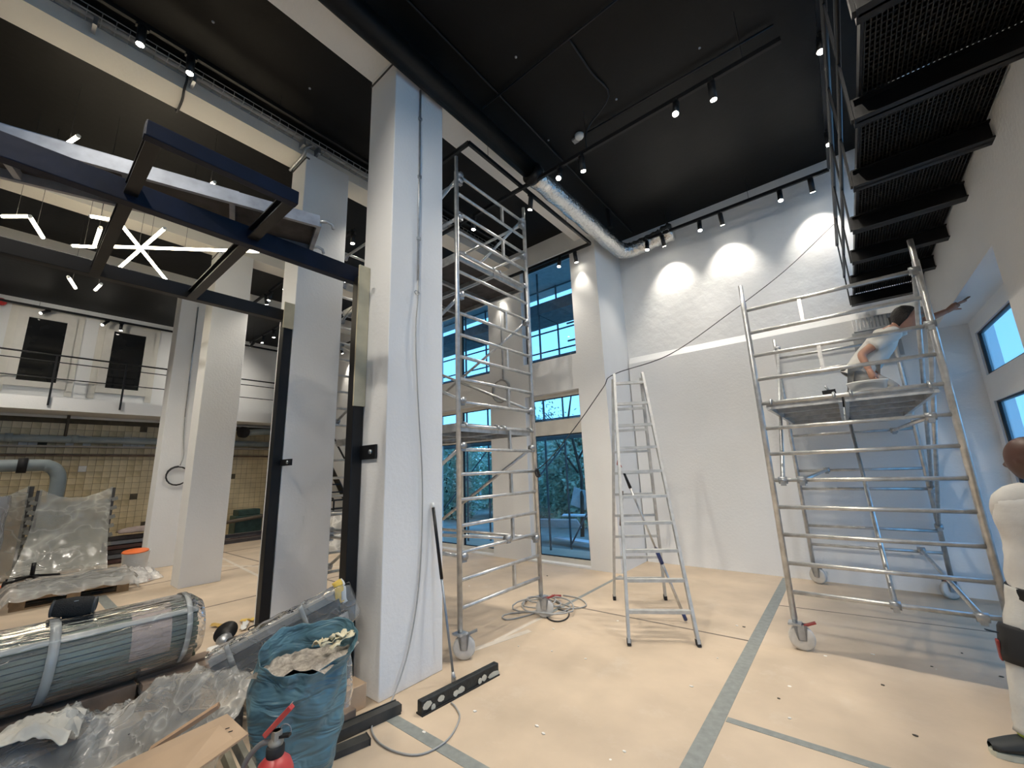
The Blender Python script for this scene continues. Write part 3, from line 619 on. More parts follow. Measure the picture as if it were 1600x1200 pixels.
# tower by the big column
RC = [.42+.2405*i for i in range(20)]; RC[15] = 4.02
t = thing('scaffold_tower', 'tall aluminium mobile scaffold tower with two decks beside the big white column', 'scaffold', (-4.25, 3.45, 0))
CX0, CX1, CY0, CY1 = -5.5, -2.98, 2.82, 4.09
tc_ = [(.63, RC[i], RC[i+1]) for i in (0, 2, 4, 6, 8, 10, 12, 16, 18)]
end_frame(t, (CX1, CY0), (CX1, CY1), RC, 5.22, .25, tc_)
end_frame(t, (CX0, CY0), (CX0, CY1), RC, 5.22, .25, tc_)
castor(t, CX1, CY0, .75, 1); castor(t, CX1, CY1, .45, 2); castor(t, CX0, CY0, 1.2, 1); castor(t, CX0, CY1, .5, 1)
for y0, y1 in ((CY0+.04, 3.45), (3.46, CY1-.04)):
    deck(t, (CX0+.03, y0), (CX1-.03, y1), 4.02); deck(t, (CX0+.03, y0), (CX1-.03, y1), 2.11)
for y in (CY0+.05, CY1-.05):
    for z in (4.47, 4.93): brace(t, (CX0, y, z), (CX1, y, z))
    brace(t, (CX0, y, .86), (CX1, y, .86)); brace(t, (CX0, y, .50), (CX1, y, 1.9)); brace(t, (CX0, y, 3.5), (CX1, y, 2.36)); brace(t, (CX0, y, 2.4), (CX1, y, 3.52))
    brace(t, (CX0, y, 3.9), (CX1, y, 5.0))
brace(t, (CX0, CY0+.05, .95), (CX1, 3.53, .93))
# tower in the right corner
RR = [.475+.2465*i for i in range(12)]
t = thing('scaffold_tower', 'low aluminium mobile scaffold tower carrying the kneeling painter', 'scaffold', (.05, 5.9, 0))
RX0, RX1, RY0, RY1 = -.61, .70, 4.68, 7.18
end_frame(t, (RX0, RY0), (RX1, RY0), RR, 3.47, .25, [(.42, RR[8], RR[9]), (.36, RR[10], RR[11])])
end_frame(t, (RX0, RY1), (RX1, RY1), [.5+.2465*i for i in range(8)]+[2.9, 3.15], 3.45, .25)
castor(t, RX0, RY0, .2, 2); castor(t, RX1, RY0, .2, 2); castor(t, RX0, RY1, -.4, 1); castor(t, RX1, RY1, -2.6, 2)
deck(t, (RX0+.05, RY0+.03), (.03, RY1-.03), 2.2, DECKGREY); deck(t, (.05, RY0+.03), (RX1-.05, RY1-.03), 2.2, DECKGREY)
brace(t, (.10, RY0, .475), (.08, RY1, 2.2)); brace(t, (.57, RY0, .47), (.50, RY1, .52)); brace(t, (-.37, RY0, 1.46), (-.27, RY1, 1.49)); brace(t, (.56, RY0, 1.95), (.5, RY1, 1.97))
brace(t, (-.52, RY0, 1.46), (-.58, RY1, 3.3)); brace(t, (.68, RY0, 3.19), (.72, RY1, 1.24)); brace(t, (.69, RY0, 2.7), (.70, RY1, .8))
# ================================================================== STEP LADDER
t = thing('step_ladder', 'paint-spotted aluminium A-frame step ladder standing before the far wall', 'ladder', (-1.95, 4.68, 0))
AL, AR = Vector((-2.085, 4.60, 2.75)), Vector((-1.80, 4.78, 2.75))
FLb, FRb, RLb, RRb = Vector((-1.875, 3.937, 0)), Vector((-1.342, 4.263, 0)), Vector((-2.573, 5.094, 0)), Vector((-2.045, 5.427, 0))
LAD = M('painted_aluminium', (.52, .52, .50), .5, .45, var=.14, scale=14)
ax = (FRb-FLb).normalized()
for b_, a_ in ((FLb, AL), (FRb, AR)): obj('stile', MB().bar(b_+Vector((0, 0, .02)), a_, .028, .062, up=ax.cross((a_-b_).normalized())), LAD, t); obj('foot', MB().bar(b_, b_+(a_-b_)*.02, .034, .068, up=ax.cross((a_-b_).normalized())), RUBBER, t)
for b_, a_ in ((RLb, AL+Vector((-.03, .02, -.05))), (RRb, AR+Vector((-.03, .02, -.05)))): obj('rear_stile', MB().bar(b_+Vector((0, 0, .02)), a_, .028, .062, up=ax.cross((a_-b_).normalized())), LAD, t); obj('foot', MB().bar(b_, b_+(a_-b_)*.02, .034, .068, up=ax.cross((a_-b_).normalized())), RUBBER, t)
for i in range(10):
    z = .27+.262*i; f = z/2.75
    obj('tread', MB().bar(FLb.lerp(AL, f), FRb.lerp(AR, f), .055, .03), LAD, t)
    if i < 9:
        g = f*.985; obj('rear_rung', MB().bar(RLb.lerp(AL, g), RRb.lerp(AR, g), .03, .028), LAD, t)
obj('strap', MB().tube(smooth([FLb.lerp(AL, .5)+Vector((0, .05, 0)), (-2.1, 4.45, 1.0), (-2.2, 4.75, 1.15), (-2.25, 4.85, 1.4)]), .012, 6), M('brown_strap', (.16, .12, .09), .8), t)
t = thing('extension_pole', 'telescopic roller pole with blue grips leaning inside the step ladder', 'pole', FL(1072, 970))
pa, pb = FL(1072, 972)+Vector((0, 0, .02)), Vector((-1.97, 4.33, 1.63)); pd = pb-pa
BLUEG = M('dark_blue_grip', (.03, .05, .16), .5)
obj('tube', MB().tube([pa, pa+pd*.42], .016, 10).tube([pa+pd*.42, pa+pd*.9], .011, 10), ALU, t)
obj('grip', MB().tube([pa+pd*.36, pa+pd*.46], .021, 10), BLUEG, t); obj('end_cap', MB().tube([pa, pa+pd*.05], .019, 10), BLUEG, t)
obj('handle', MB().tube([pa+pd*.86, pa+pd*.97], [.018, .012], 10), BLACK, t)
obj('hook', MB().tube(smooth([pb, pb+Vector((-.02, 0, .04)), pb+Vector((-.05, 0, .03)), pb+Vector((-.04, 0, .08))]), .005, 6), REDP, t)
# ================================================================== BLUE-BLACK STEEL FRAME AT THE LEFT
t = thing('steel_portal_frame', 'dark steel portal frame with overhead beams between the first two columns', 'steel frame', (-4.3, 1.9, 0))
def ibeam(name, a, c, w=.10, h=.17, up=(0, 0, 1), mat=NAVY):
    a = Vector(a); c = Vector(c); d = (c-a).normalized(); up = Vector(up); s = d.cross(up).normalized(); k = MB()
    for q in (-1, 1): k.bar(a+up*q*(h/2-.006), c+up*q*(h/2-.006), w, .012, up)
    k.bar(a, c, .01, h-.02, up); obj(name, k, mat, t)
def hollow(name, a, c, w, h, mat=BLACK, up=(0, 0, 1)): return obj(name, MB().bar(a, c, w, h, up), mat, t, bevel=.006)
hollow('post', (-5.02, 1.925, 0), (-5.02, 1.925, 3.52), .11, .10, BLACK, (0, 1, 0))
hollow('post', (-3.37, 1.925, 0), (-3.37, 1.925, 3.50), .11, .10, BLACK, (0, 1, 0))
hollow('side_beam', (-5.13, 1.97, 3.60), (-5.13, -2.2, 3.60), .09, .14, BLACK)
hollow('side_beam', (-3.44, 1.99, 3.54), (-3.44, -2.2, 3.54), .08, .155, NAVY)
ibeam('cross_beam', (-2.69, 1.0, 3.55), (-5.1, 1.0, 3.57), .075, .09, mat=BLACK)
ibeam('cross_beam', (-2.69, .28, 3.55), (-5.1, .28, 3.57), .07, .09, mat=BLACK)
ibeam('cross_beam', (-3.4, -.9, 3.60), (-5.1, -.9, 3.60), .11, .15, mat=BLACK)
hollow('short_beam', (-2.71, .23, 3.55), (-2.71, 1.04, 3.55), .06, .10, NAVY)
k = MB(); k.box((-5.10, 1.955, 1.78), (-4.70, 1.975, 1.85)); k.box((-5.10, 1.90, 1.78), (-5.09, 1.97, 1.85)); obj('wall_bracket', k, BLACK, t)
obj('bolt', MB().lathe([(.018, 0), (.018, .015)], 8, (-4.76, 1.955, 1.815), (0, -1, 0)), GALV, t)
k = MB(); k.box((-3.42, 1.955, 1.78), (-3.08, 1.975, 1.90)); obj('wall_bracket', k, BLACK, t)
obj('bolt', MB().lathe([(.02, 0), (.02, .015)], 8, (-3.14, 1.955, 1.84), (0, -1, 0)), GALV, t)
MASK = M('masking_tape_edge', (.52, .47, .33), .7, var=.1)
k = MB(); k.box((-3.315, 1.865, 2.25), (-3.295, 1.975, 3.60)); obj('masking_strip', k, MASK, t)
obj('masking_strip', MB().box((-4.965, 1.86, 3.4), (-4.95, 1.975, 3.72)), MASK, t)
# scaffold platforms parked on top of the frame
def platform(label, A, B, w, z=3.77):
    A = Vector((*A, z)); B = Vector((*B, z)); d = (B-A).normalized(); s = Vector((-d.y, d.x, 0)); L = (B-A).length
    t = thing('scaffold_platform', label, 'platform', (A+B)/2)
    for q in (-w/2, w/2): obj('side_rail', MB().bar(A+s*q, B+s*q, .03, .10), ALUD, t)
    obj('board', MB().bar(A+Vector((0, 0, .02)), B+Vector((0, 0, .02)), w-.03, .012), PLY, t)
    for f in (0, .25, .5, .75, 1): obj('cross_rail', MB().bar(A.lerp(B, f)-s*w/2-Vector((0, 0, .015)), A.lerp(B, f)+s*w/2-Vector((0, 0, .015)), .035, .05), ALUD, t)
    for e, dd in ((A, -d), (B, d)):
        for q in (-w/2, w/2):
            p = e+s*q; obj('hook', MB().tube([p, p+dd*.06+Vector((0, 0, .02)), p+dd*.10+Vector((0, 0, .005)), p+dd*.11-Vector((0, 0, .03))], .014, 8), GALV, t)
p1, p2 = Vector((-3.11, 1.40)), Vector((-3.56, 1.50)); back = Vector((-3.59, -.19))-p1; back = back.normalized()*2.4; mid = (p1+p2)/2
platform('grey scaffold platform lying across the steel frame, hooks towards the columns', tuple(mid+back), tuple(mid), .46, 3.73)
e1 = Vector((-3.44, .90)); off = Vector((-.22, .05)); platform('second scaffold platform on the steel frame, ending short of the first', tuple(e1+off+back), tuple(e1+off), .40, 3.86)
# ================================================================== CABLES
solo('power_cable', MB().tube(smooth([(.36, 7.2, 5.0), (-.3, 6.7, 4.3), (-1.0, 6.0, 3.62), (-1.6, 5.3, 3.05), (-2.085, 4.615, 2.76), (-2.2, 4.52, 2.60), (-2.45, 4.33, 2.2), (-2.75, 4.15, 1.8), (-2.96, 4.07, 1.62)], 6), .006, 6), CORD,
     'long black cord strung from the gallery over the ladder top to the scaffold', 'cable')
k = MB()
for i in range(4): k.tube([(-2.955+.02*sin(i), 4.09+.05*cos(a*2*pi/10+i)*(.5+.12*i), 1.60+.05*sin(a*2*pi/10)) for a in range(10)], .006, 5, True)
solo('cord_knot', k, CORD, 'black cord knotted around the scaffold post', 'cord')
t = thing('cable_conduit', 'steel conduit with a hanging grey cable on the big column face', 'conduit', (-2.955, 2.28, 3.4))
obj('conduit', MB().tube([(-2.955, 2.28, 3.47), (-2.955, 2.28, 5.68)], .011, 8), GALV, t)
for z in (3.9, 4.6, 5.3): obj('saddle_clip', MB().box((-2.966, 2.262, z), (-2.94, 2.298, z+.03)), GALV, t)
c_ = [(-2.955, 2.28, 3.6), (-2.945, 2.275, 3.3), (-2.94, 2.25, 2.9), (-2.945, 2.29, 2.3), (-2.94, 2.345, 1.55), (-2.945, 2.33, .8), (-2.93, 2.22, .3), (-2.90, 2.06, .03)]
lp = [FL(*q, .008) for q in ((600, 1115), (581, 1135), (590, 1158), (620, 1175), (660, 1178), (700, 1155), (718, 1122), (712, 1105), (705, 1098))]
obj('cable', MB().tube(smooth(c_+lp, 5), .006, 6), CABLE, t)
obj('clip_loop', MB().tube([(-2.94, 2.26+.03*cos(a*pi/4), 3.33+.02*sin(a*pi/4)) for a in range(8)], .005, 5, True), GALV, t)
def coil(name, c, nrm, R, n, r, mat, parent, wob=.12):
    c = Vector(c); z = Vector(nrm).normalized(); x = Vector((0, 0, 1)) if abs(z.z) < .5 else Vector((1, 0, 0)); x = (x-z*x.dot(z)).normalized(); y = z.cross(x); pts = []
    for i in range(n*18):
        a = i*2*pi/18; q = 1+wob*nz((cos(a)*.7+i*.013, sin(a)*.7, i*.02))
        pts.append(c+R*q*(cos(a)*x+sin(a)*y)+z*(.012*sin(i*.11)+.004*(i/18)))
    return obj(name, MB().tube(pts, r, 6), mat, parent)
t = thing('wall_cable', 'conduit with a coiled grey cable on the pier between the windows', 'cable', (-5.32, 6.29, 4.5))
obj('conduit', MB().tube([(-5.30, 6.285, 3.5), (-5.31, 6.285, 5.2)], .012, 6), GALV, t); coil('coil', (-5.36, 6.26, 3.24), (0, 1, 0), .24, 5, .008, CABLE, t)
t = thing('wall_cable', 'thin conduit with a small dark cable ring on the furthest column', 'cable', (-10.89, 2.3, 4))
obj('conduit', MB().tube([(-10.885, 2.3, 3.0), (-10.885, 2.28, 5.5)], .012, 6), GALV, t)
obj('cable', MB().tube(smooth([(-10.88, 2.3, 3.0), (-10.88, 2.32, 2.6), (-10.86, 2.36, 2.2), (-10.86, 2.32, 1.98)]), .010, 6), CABLE, t); coil('coil', (-10.86, 2.3, 1.77), (1, 0, 0), .19, 3, .012, CORD, t)
t = thing('floor_cable', 'tangled coil of dark grey cable around the castor of the tall scaffold', 'cable', (-3.05, 4.15, 0))
for i, (dx, dy, R) in enumerate(((-.1, .12, .30), (-.18, .18, .24), (-.05, .05, .36), (-.14, .15, .18))):
    pts = [(-3.05+dx+R*(1+.12*sin(a*.9+i))*cos(a*2*pi/20), 4.25+dy+R*.9*(1+.15*cos(a*.7+i*2))*sin(a*2*pi/20), .012+.022*i+.008*sin(a*1.3)) for a in range(20)]
    obj('loop', MB().tube(pts, .009, 6, True), CABLE, t)
obj('loose_loop', MB().tube(smooth([FL(*q, .010) for q in ((880, 930), (905, 935), (916, 945), (905, 950), (880, 950), (858, 945), (835, 955), (800, 958), (785, 963), (792, 968), (815, 964), (838, 957))], 5), .008, 6), CABLE, t)
obj('loose_end', MB().tube(smooth([FL(*q, .009) for q in ((846, 948), (856, 966), (872, 971), (886, 966), (888, 956), (872, 952))], 5), .008, 6), CORD, t)
obj('plug', MB().tube([FL(862, 932, .05), FL(877, 932, .05)], .022, 8), REDP, t)
# ================================================================== POLE, SQUEEGEE, PROFILES
t = thing('broom_pole', 'black and grey telescopic pole leaning against the big white column', 'pole', (-2.70, 2.51, 0))
pa, pb = Vector((-2.72, 2.50, .03)), Vector((-2.945, 2.465, 1.385)); pd = pb-pa
obj('lower_tube', MB().tube([pa, pa+pd*.56], .0105, 10), M('blue_grey_tube', (.25, .28, .32), .4, .6), t); obj('upper_tube', MB().tube([pa+pd*.54, pa+pd*.97], .0145, 10), BLACK, t)
obj('top_cap', MB().tube([pa+pd*.965, pb], .013, 10), WHT, t); obj('foot_joint', MB().tube([pa+pd*.04, pa, pa+Vector((.01, 0, -.022))], [.012, .02, .012], 8).box(pa-Vector((.02, .008, .028)), pa+Vector((.02, .008, .02))), GALV, t)
a, c = FL(655, 1118), FL(776, 1053); d = (c-a).normalized(); s = Vector((-d.y, d.x, 0))
t = thing('floor_squeegee', 'long black squeegee head spattered with white paint lying on the floor', 'squeegee', (a+c)/2)
obj('bar', MB().bar(a+Vector((0, 0, .048)), c+Vector((0, 0, .048)), .055, .085), M('spattered_black', (.016, .018, .017), .55, var=.6, scale=14, bump=.3), t, bevel=.008)
obj('rubber_lip', MB().bar(a+Vector((0, 0, .005)), c+Vector((0, 0, .005)), .075, .01), RUBBER, t)
PAINT = M('dried_white_paint', (.55, .53, .44), .7, var=.15)
for f, w in ((.06, .05), (.13, .03), (.22, .045), (.40, .035), (.47, .05), (.72, .03), (.78, .04), (.92, .09)):
    p = a.lerp(c, f)-s*.0285*1+Vector((0, 0, .04+.02*sin(f*40))); k = MB()
    pts = [p+d*w*cos(q*pi/4)*(1+.4*nz((f*9, q, 0)))*.7+Vector((0, 0, .022))*sin(q*pi/4)*(1+.4*nz((q, f*7, 2))) for q in range(8)]
    side = -s if (s.dot(Vector(EYE)-p) < 0) else s
    pts = [q+ (s*.0285)+side*.0287 for q in pts]
    k.add(pts+[q+side*.002 for q in pts], [tuple(range(8, 16)), tuple(range(8))[::-1]]+[(i, (i+1) % 8, 8+(i+1) % 8, 8+i) for i in range(8)]); obj('paint_blot', k, PAINT, t)
t = thing('steel_profile', 'dark steel profile on the floor pointing from the blue bag to the column', 'profile', FL(600, 1120))
a, c = FL(622, 1112), FL(490, 1172); k = MB(); d = (c-a).normalized(); s = Vector((-d.y, d.x, 0)); h = Vector((0, 0, 1))
k.bar(a+h*.006, c+h*.006, .09, .01); k.bar(a+h*.034+s*.04, c+h*.034+s*.04, .008, .06); k.bar(a+h*.034-s*.04, c+h*.034-s*.04, .008, .06); k.bar(a+h*.055, c+h*.055, .07, .008); obj('channel', k, M('dark_grey_profile', (.055, .055, .052), .5, .3, var=.3), t)
obj('plug', MB().bar(a-d*.012+h*.03, a+d*.02+h*.03, .06, .045), RUBBER, t)
t = thing('steel_profile', 'shorter dark steel profile lying in front of the longer one by the bag', 'profile', FL(570, 1165))
a, c = FL(575, 1160), FL(480, 1200); k = MB(); d = (c-a).normalized(); s = Vector((-d.y, d.x, 0))
k.bar(a+h*.02, c+h*.02, .08, .036); obj('channel', k, MATS['dark_grey_profile'], t); obj('end_plate', MB().bar(a-d*.004+h*.02, a+d*.004+h*.02, .085, .04), RUBBER, t)
k = MB(); k.box((-3.02, 1.60, 0), (-2.86, 1.74, .10))
solo('brick', k, WOODB, 'brown wood block standing on the floor behind the blue bag', 'block', bevel=.006)
k = MB(); k.box((-3.17, 1.74, 0), (-3.0, 1.90, .16)); solo('cardboard_box', k, CARD, 'small cardboard box by the foot of the big column', 'box', bevel=.004)
# ================================================================== BLUE RUBBISH BAG AND EXTINGUISHER
t = thing('rubbish_bag', 'big open blue rubbish bag standing behind the fire extinguisher', 'bag', (-2.71, 1.27, 0))
BLUE = M('blue_bag_film', (.08, .175, .22), .30, var=.18, scale=5, bump=.8, bscale=9, col2=(.125, .24, .285))
_b = BLUE.node_tree; _n = [n for n in _b.nodes if n.type == 'TEX_NOISE'][1]; _m = _b.nodes.new('ShaderNodeMapping'); _m.inputs['Rotation'].default_value = (.5, .5, .4); _m.inputs['Scale'].default_value = (.5, .5, 1.5)
_b.links.new([n for n in _b.nodes if n.type == 'TEX_COORD'][0].outputs['Object'], _m.inputs[0]); _b.links.new(_m.outputs[0], _n.inputs['Vector']); _n.inputs['Distortion'].default_value = 1.2; _n.inputs['Detail'].default_value = 2; [n for n in _b.nodes if n.type == 'BUMP'][0].inputs['Distance'].default_value = .05
tR = Vector((.83, .56, 0))  # towards the right of the picture
tF = Vector((.56, -.83, 0))
prof = [(0, .18), (.04, .22), (.12, .25), (.24, .265), (.36, .275), (.47, .28), (.54, .27), (.60, .275), (.67, .295)]
nb = 56
def bagpt(u, i, lift=0, inner=0):
    z, R = prof[i]; a = u*2*pi; ca, sa = cos(a), sin(a)
    w = 1.0+.09*nz((ca*2.2, sa*2.2, z*3.2))+.05*nz((ca*5, sa*5, z*9+4))
    if 3 < i < 8: w += .035*sin(a*9+z*22+3*nz((ca, sa, z*4)))
    p = Vector((-2.71, 1.27, 0))+tR*(R*w*ca*.93)+tF*(R*w*sa*.72)+Vector((0, 0, z))
    if i >= 6:  # mouth slants: high at the right back and at the left
        f = (i-5)/3; p += tR*(.06*f)+Vector((0, 0, f*(.07*max(0, -sa)+.02*ca+.05*max(0, -ca)**3-.07*max(0, sa)+.03*nz((ca*3, sa*3, 1)))))
    return p*(1)-Vector((0, 0, inner))
k = MB(); V = []
rows = []
for i in range(len(prof)-1):
    for q in range(3): rows.append((i, q/3))
rows.append((len(prof)-1, 0))
for i, q in rows:
    for j in range(nb):
        p = bagpt(j/nb, i) if q == 0 else bagpt(j/nb, i).lerp(bagpt(j/nb, i+1), q)
        a = j/nb*2*pi; z = p.z
        rg = nz((cos(a)*1.6+z*2.6, sin(a)*1.6-z*1.7, z*2)); rg2 = nz((cos(a)*3+z*5, sin(a)*3, z*4+7))
        fo = .034*(.28-abs(rg))+.02*(.25-abs(rg2))+.008*sin(7*z*(2.2)+5*cos(a)+4*sin(a*2)+6*nz((cos(a)*1.5, sin(a)*1.5, z*2.5)))+.02*nz((cos(a)*3.3, sin(a)*3.3, z*6))
        c0 = Vector((-2.71, 1.27, p.z)); d = (p-c0); d.z = 0
        V.append(p+d.normalized()*fo)
nr = len(rows)
F = [(r*nb+j, r*nb+(j+1) % nb, (r+1)*nb+(j+1) % nb, (r+1)*nb+j) for r in range(nr-1) for j in range(nb)]+[tuple(range(nb))[::-1]]
k.add(V, F, True); obj('sack', k, BLUE, t, solid=.004, sub=1)
k = MB().grid(lambda u, v: Vector((-2.71, 1.27, .56))+tR*(.03+(u-.5)*.5)+tF*((v-.5)*.34)+Vector((0, 0, .05*nz((u*6, v*6, 3))+.06*u)), 14, 10)
obj('rubble_fill', k, M('torn_paper_waste', (.38, .34, .29), .9, var=.5, scale=22, bump=.6), t, kind='stuff')
PAPR = M('crumpled_cream_tape', (.66, .60, .42), .8, var=.12, scale=8)
def crumple(name, c, ln, wd, rz, rx, mat, parent=None, seed=0, amp=.03, n=10):
    R = Matrix.Rotation(rz, 3, 'Z') @ Matrix.Rotation(rx, 3, 'Y'); c = Vector(c); k = MB()
    k.grid(lambda u, v: c+R @ Vector(((u-.5)*ln, (v-.5)*wd+amp*nz((u*3, seed, 0)), amp*nz((u*4+seed, v*3, seed))+amp*.5*nz((u*11, v*9, seed)))), n, 4)
    return obj(name, k, mat, parent, solid=.003)
for i, q in enumerate(((508, 1000), (522, 997), (534, 1000))):
    p = EYE+ray(*q)*2.44; crumple('paper_scrap', p, .15, .05, .6+i*.5, -.35, PAPR, t, i*7, .035)
k = MB().bar(EYE+ray(520, 1000)*2.48, EYE+ray(554, 984)*2.52, .03, .004); obj('tape_end', k, PAPR, t)
t = thing('fire_extinguisher', 'dusty red fire extinguisher with its lever up, in front of the blue bag', 'extinguisher', (-2.12, .91, 0))
EX = Vector((-2.12, .91, 0)); REDX = M('dusty_red_paint', (.50, .02, .03), .35, var=.2, scale=6, bump=.1, col2=(.58, .10, .08))
obj('tank', MB().lathe([(.06, 0), (.076, .012), (.08, .04), (.08, .38), (.076, .42), (.062, .455), (.04, .475), (.026, .485)], 32, EX), REDX, t)
obj('collar', MB().lathe([(.034, .480), (.036, .485), (.036, .515), (.03, .52)], 20, EX), RUBBER, t)
vv = obj('valve', MB().lathe([(.026, .515), (.03, .525), (.03, .535), (.016, .545), (.016, .575)], 16, EX).box(EX+Vector((-.016, -.016, .54)), EX+Vector((.02, .016, .575))), M('dusty_steel', (.35, .32, .27), .6, .4, var=.3), t)
R_ = Vector((.80, .60, 0)); U_ = Vector((0, 0, 1)); a = EX-R_*.05+U_*.555; c = EX+R_*.06+U_*.665
obj('lever', MB().bar(a, c, .03, .022), REDX, t, bevel=.004); obj('lever_dust_top', MB().bar(a+Vector((-.004, 0, .0115)), c+Vector((-.004, 0, .0115)), .022, .002), M('pale_dust', (.55, .42, .36), .8), t)
obj('carry_handle', MB().bar(EX+U_*.55, EX+R_*.06+U_*.556, .022, .010), BLACK, t)
obj('pin_ring', MB().tube([EX+R_*.02+Vector((0, 0, .555))+.026*(cos(q*pi/8)*R_+sin(q*pi/8)*U_)-Vector((-.56, .83, 0))*-.03 for q in range(16)], .0025, 6, True), GALV, t)
obj('hose', MB().tube(smooth([EX-R_*.02+U_*.53, EX-R_*.07+U_*.52, EX-R_*.13+U_*.45, EX-R_*.145+U_*.33, EX-R_*.11+U_*.16], 5), .011, 10), M('dusty_hose', (.20, .19, .18), .7, var=.25), t)
# ================================================================== HEAP OF WRAPPED MATERIAL AT THE LEFT
# big roll of wrapped profiles on a hardboard crate
BX, BZ, BR = -4.27, .525, .235
t = thing('wrapped_bundle', 'thick film-wrapped bundle of grey-green strips lying on brown boards', 'bundle', (BX, 0, BZ))
STRIP = [M('grey_green_strip', (.105, .135, .095), .4, 0, var=.25, scale=2), M('grey_strip', (.19, .205, .17), .4, 0, var=.2, scale=2), M('dark_green_strip', (.05, .065, .048), .4, 0, var=.3, scale=2)]
sm = {}
for i in range(44):
    a = i/44*2*pi; r = BR*(.975+.05*nz((i*3.1, 0.3, 0))); mi = random.choice([0, 0, 1, 2]); w = .026
    k = MB(); y1 = 1.10+.03*nz((i*5.3, 1, 0)); y0 = -1.6
    cx, cz = BX+r*1.0*cos(a), BZ+r*.98*sin(a); tx, tz = -sin(a), cos(a)
    k.bar((cx, y0, cz), (cx, y1, cz), w, .02, (cos(a), 0, sin(a))); obj('strip', k, STRIP[mi], t)
k = MB().lathe([(.2, 0), (.205, .02), (.205, 2.68), (.2, 2.70)], 24, (BX, -1.6, BZ), (0, 1, 0)); obj('core', k, STRIP[2], t)
FILMB = film('bundle_wrap_film', cover=.13, rough=.13, bump=.9, scale=55, stretch=(1, .10, 1))
def wrapf(u, v):
    a = u*2*pi; y = -1.62+v*2.78; r = BR+.016+.006*nz((cos(a)*3, y*2, sin(a)*3)); e = max(0, (y-1.08)/.08)
    return Vector((BX+r*(1-.25*e)*cos(a), y, BZ+r*(1-.25*e)*sin(a)))
obj('film_wrap', MB().grid(wrapf, 40, 40), FILMB, t)
TAPEC = film('translucent_packing_tape', (.70, .72, .70), .5, .2, .2, 10)
k = MB().grid(lambda u, v: Vector((BX+(BR+.022)*cos(.62+v*.16), -1.6+u*2.70, BZ+(BR+.022)*sin(.62+v*.16))), 20, 3); obj('long_tape', k, TAPEC, t, solid=.002)
for y0, w in ((.30, .05), (1.0, .035)):
    k = MB().grid(lambda u, v: Vector((BX+(BR+.024)*cos(-.9+u*3.6), y0+v*w+.03*sin(u*3), BZ+(BR+.024)*sin(-.9+u*3.6))), 26, 2); obj('tape_band', k, TAPEC, t, solid=.002)
PINK = M('pinkish_label_sheet', (.36, .28, .24), .5, var=.15, scale=12, bump=.6)
k = MB().grid(lambda u, v: Vector((BX+(BR+.010)*cos(-.3+u*2.0), .72+v*.22, BZ+(BR+.010)*sin(-.3+u*2.0))), 18, 4); obj('label_sheet', k, PINK, t)
k = MB().grid(lambda u, v: Vector((BX+(BR+.045)*cos(.35+u*.5)+.012*nz((u*5, v*5, 0)), -.03+v*.07, BZ+(BR+.045)*sin(.35+u*.5)+.01*nz((u*5, v*5, 3)))), 8, 4); obj('yellow_tape_flag', k, YELT, t, solid=.003)
k = MB(); k.box((-4.52, -1.6, .02), (-4.13, .80, .27))
solo('hardboard_crate', k, WOODB, 'low brown hardboard crate under the near end of the wrapped bundle', 'crate', bevel=.006)
t = thing('plank_stack', 'narrow film-wrapped planks under the far end of the bundle', 'planks', (-4.35, 1.0, .1))
PLK = [M('pinkish_plank', (.34, .25, .19), .6, var=.2, scale=4), M('grey_plank', (.30, .28, .26), .5, var=.2, scale=4), M('dark_plank', (.05, .04, .04), .6, var=.3)]
for i, (x, z, y1, mi) in enumerate(((-4.12, .25, 1.30, 0), (-4.14, .21, 1.28, 1), (-4.10, .165, 1.22, 2), (-4.3, .25, 1.28, 0), (-4.3, .17, 1.2, 1), (-4.45, .21, 1.3, 0))):
    obj('plank', MB().box((x-.06, .82, z-.018), (x+.06, y1, z+.018)), PLK[mi], t)
obj('support_block', MB().box((-4.5, 1.16, 0), (-4.02, 1.26, .145)), WOODP, t); obj('support_block', MB().box((-4.5, .83, 0), (-4.06, .93, .145)), WOODP, t)
k = MB(); k.box((-.12, -.07, 0), (.12, .07, .1)); Rm = Matrix.Rotation(.9, 3, 'Z') @ Matrix.Rotation(.25, 3, 'X'); k.v = [Rm @ v+Vector((-3.92, .80, .03)) for v in k.v]
solo('timber_offcut', k, WOODP, 'pale timber offcut beside the brown crate', 'offcut', bevel=.004)
a, c = FL(270, 1090, .06), FL(325, 1055, .06); solo('thin_plank', MB().bar(a, c+(c-a)*.2, .05, .03), M('orange_wood', (.38, .20, .11), .6, var=.2), 'orange-brown plank on the floor behind the cloudy plastic sheet', 'plank')
# speaker
c = FL(112, 972, .80); c = Vector((BX-.02, c.y, BZ+BR+.075)); q = EYE+ray(112, 972)*((BX-.02)/ray(112, 972).x); c = Vector((q.x, q.y, BZ+BR+.075))
t = thing('speaker', 'black cylindrical portable speaker sitting on top of the wrapped bundle', 'speaker', c-Vector((0, 0, .06)))
ad = Vector((.25, .93, -.06)).normalized(); MESHF = M('black_speaker_mesh', (.011, .012, .013), .75, var=.3, scale=90, bump=.6, bscale=160)
obj('body', MB().lathe([(.045, -.105), (.055, -.085), (.062, 0), (.055, .085), (.045, .105)], 24, c, ad), MESHF, t)
for s_ in (-1, 1): obj('end_ring', MB().lathe([(.03, .09*s_), (.05, .095*s_), (.054, .108*s_), (.04, .112*s_), (.036, .104*s_), (.0, .104*s_)], 24, c, ad), M('grey_ring', (.05, .055, .06), .4), t)
obj('foot', MB().bar(c-ad*.05-Vector((0, 0, .062)), c+ad*.05-Vector((0, 0, .062)), .03, .014), RUBBER, t)
obj('logo_badge', MB().bar(c+Vector((.045, -.01, .042)), c+Vector((.045, .012, .042)), .006, .003), GALV, t)
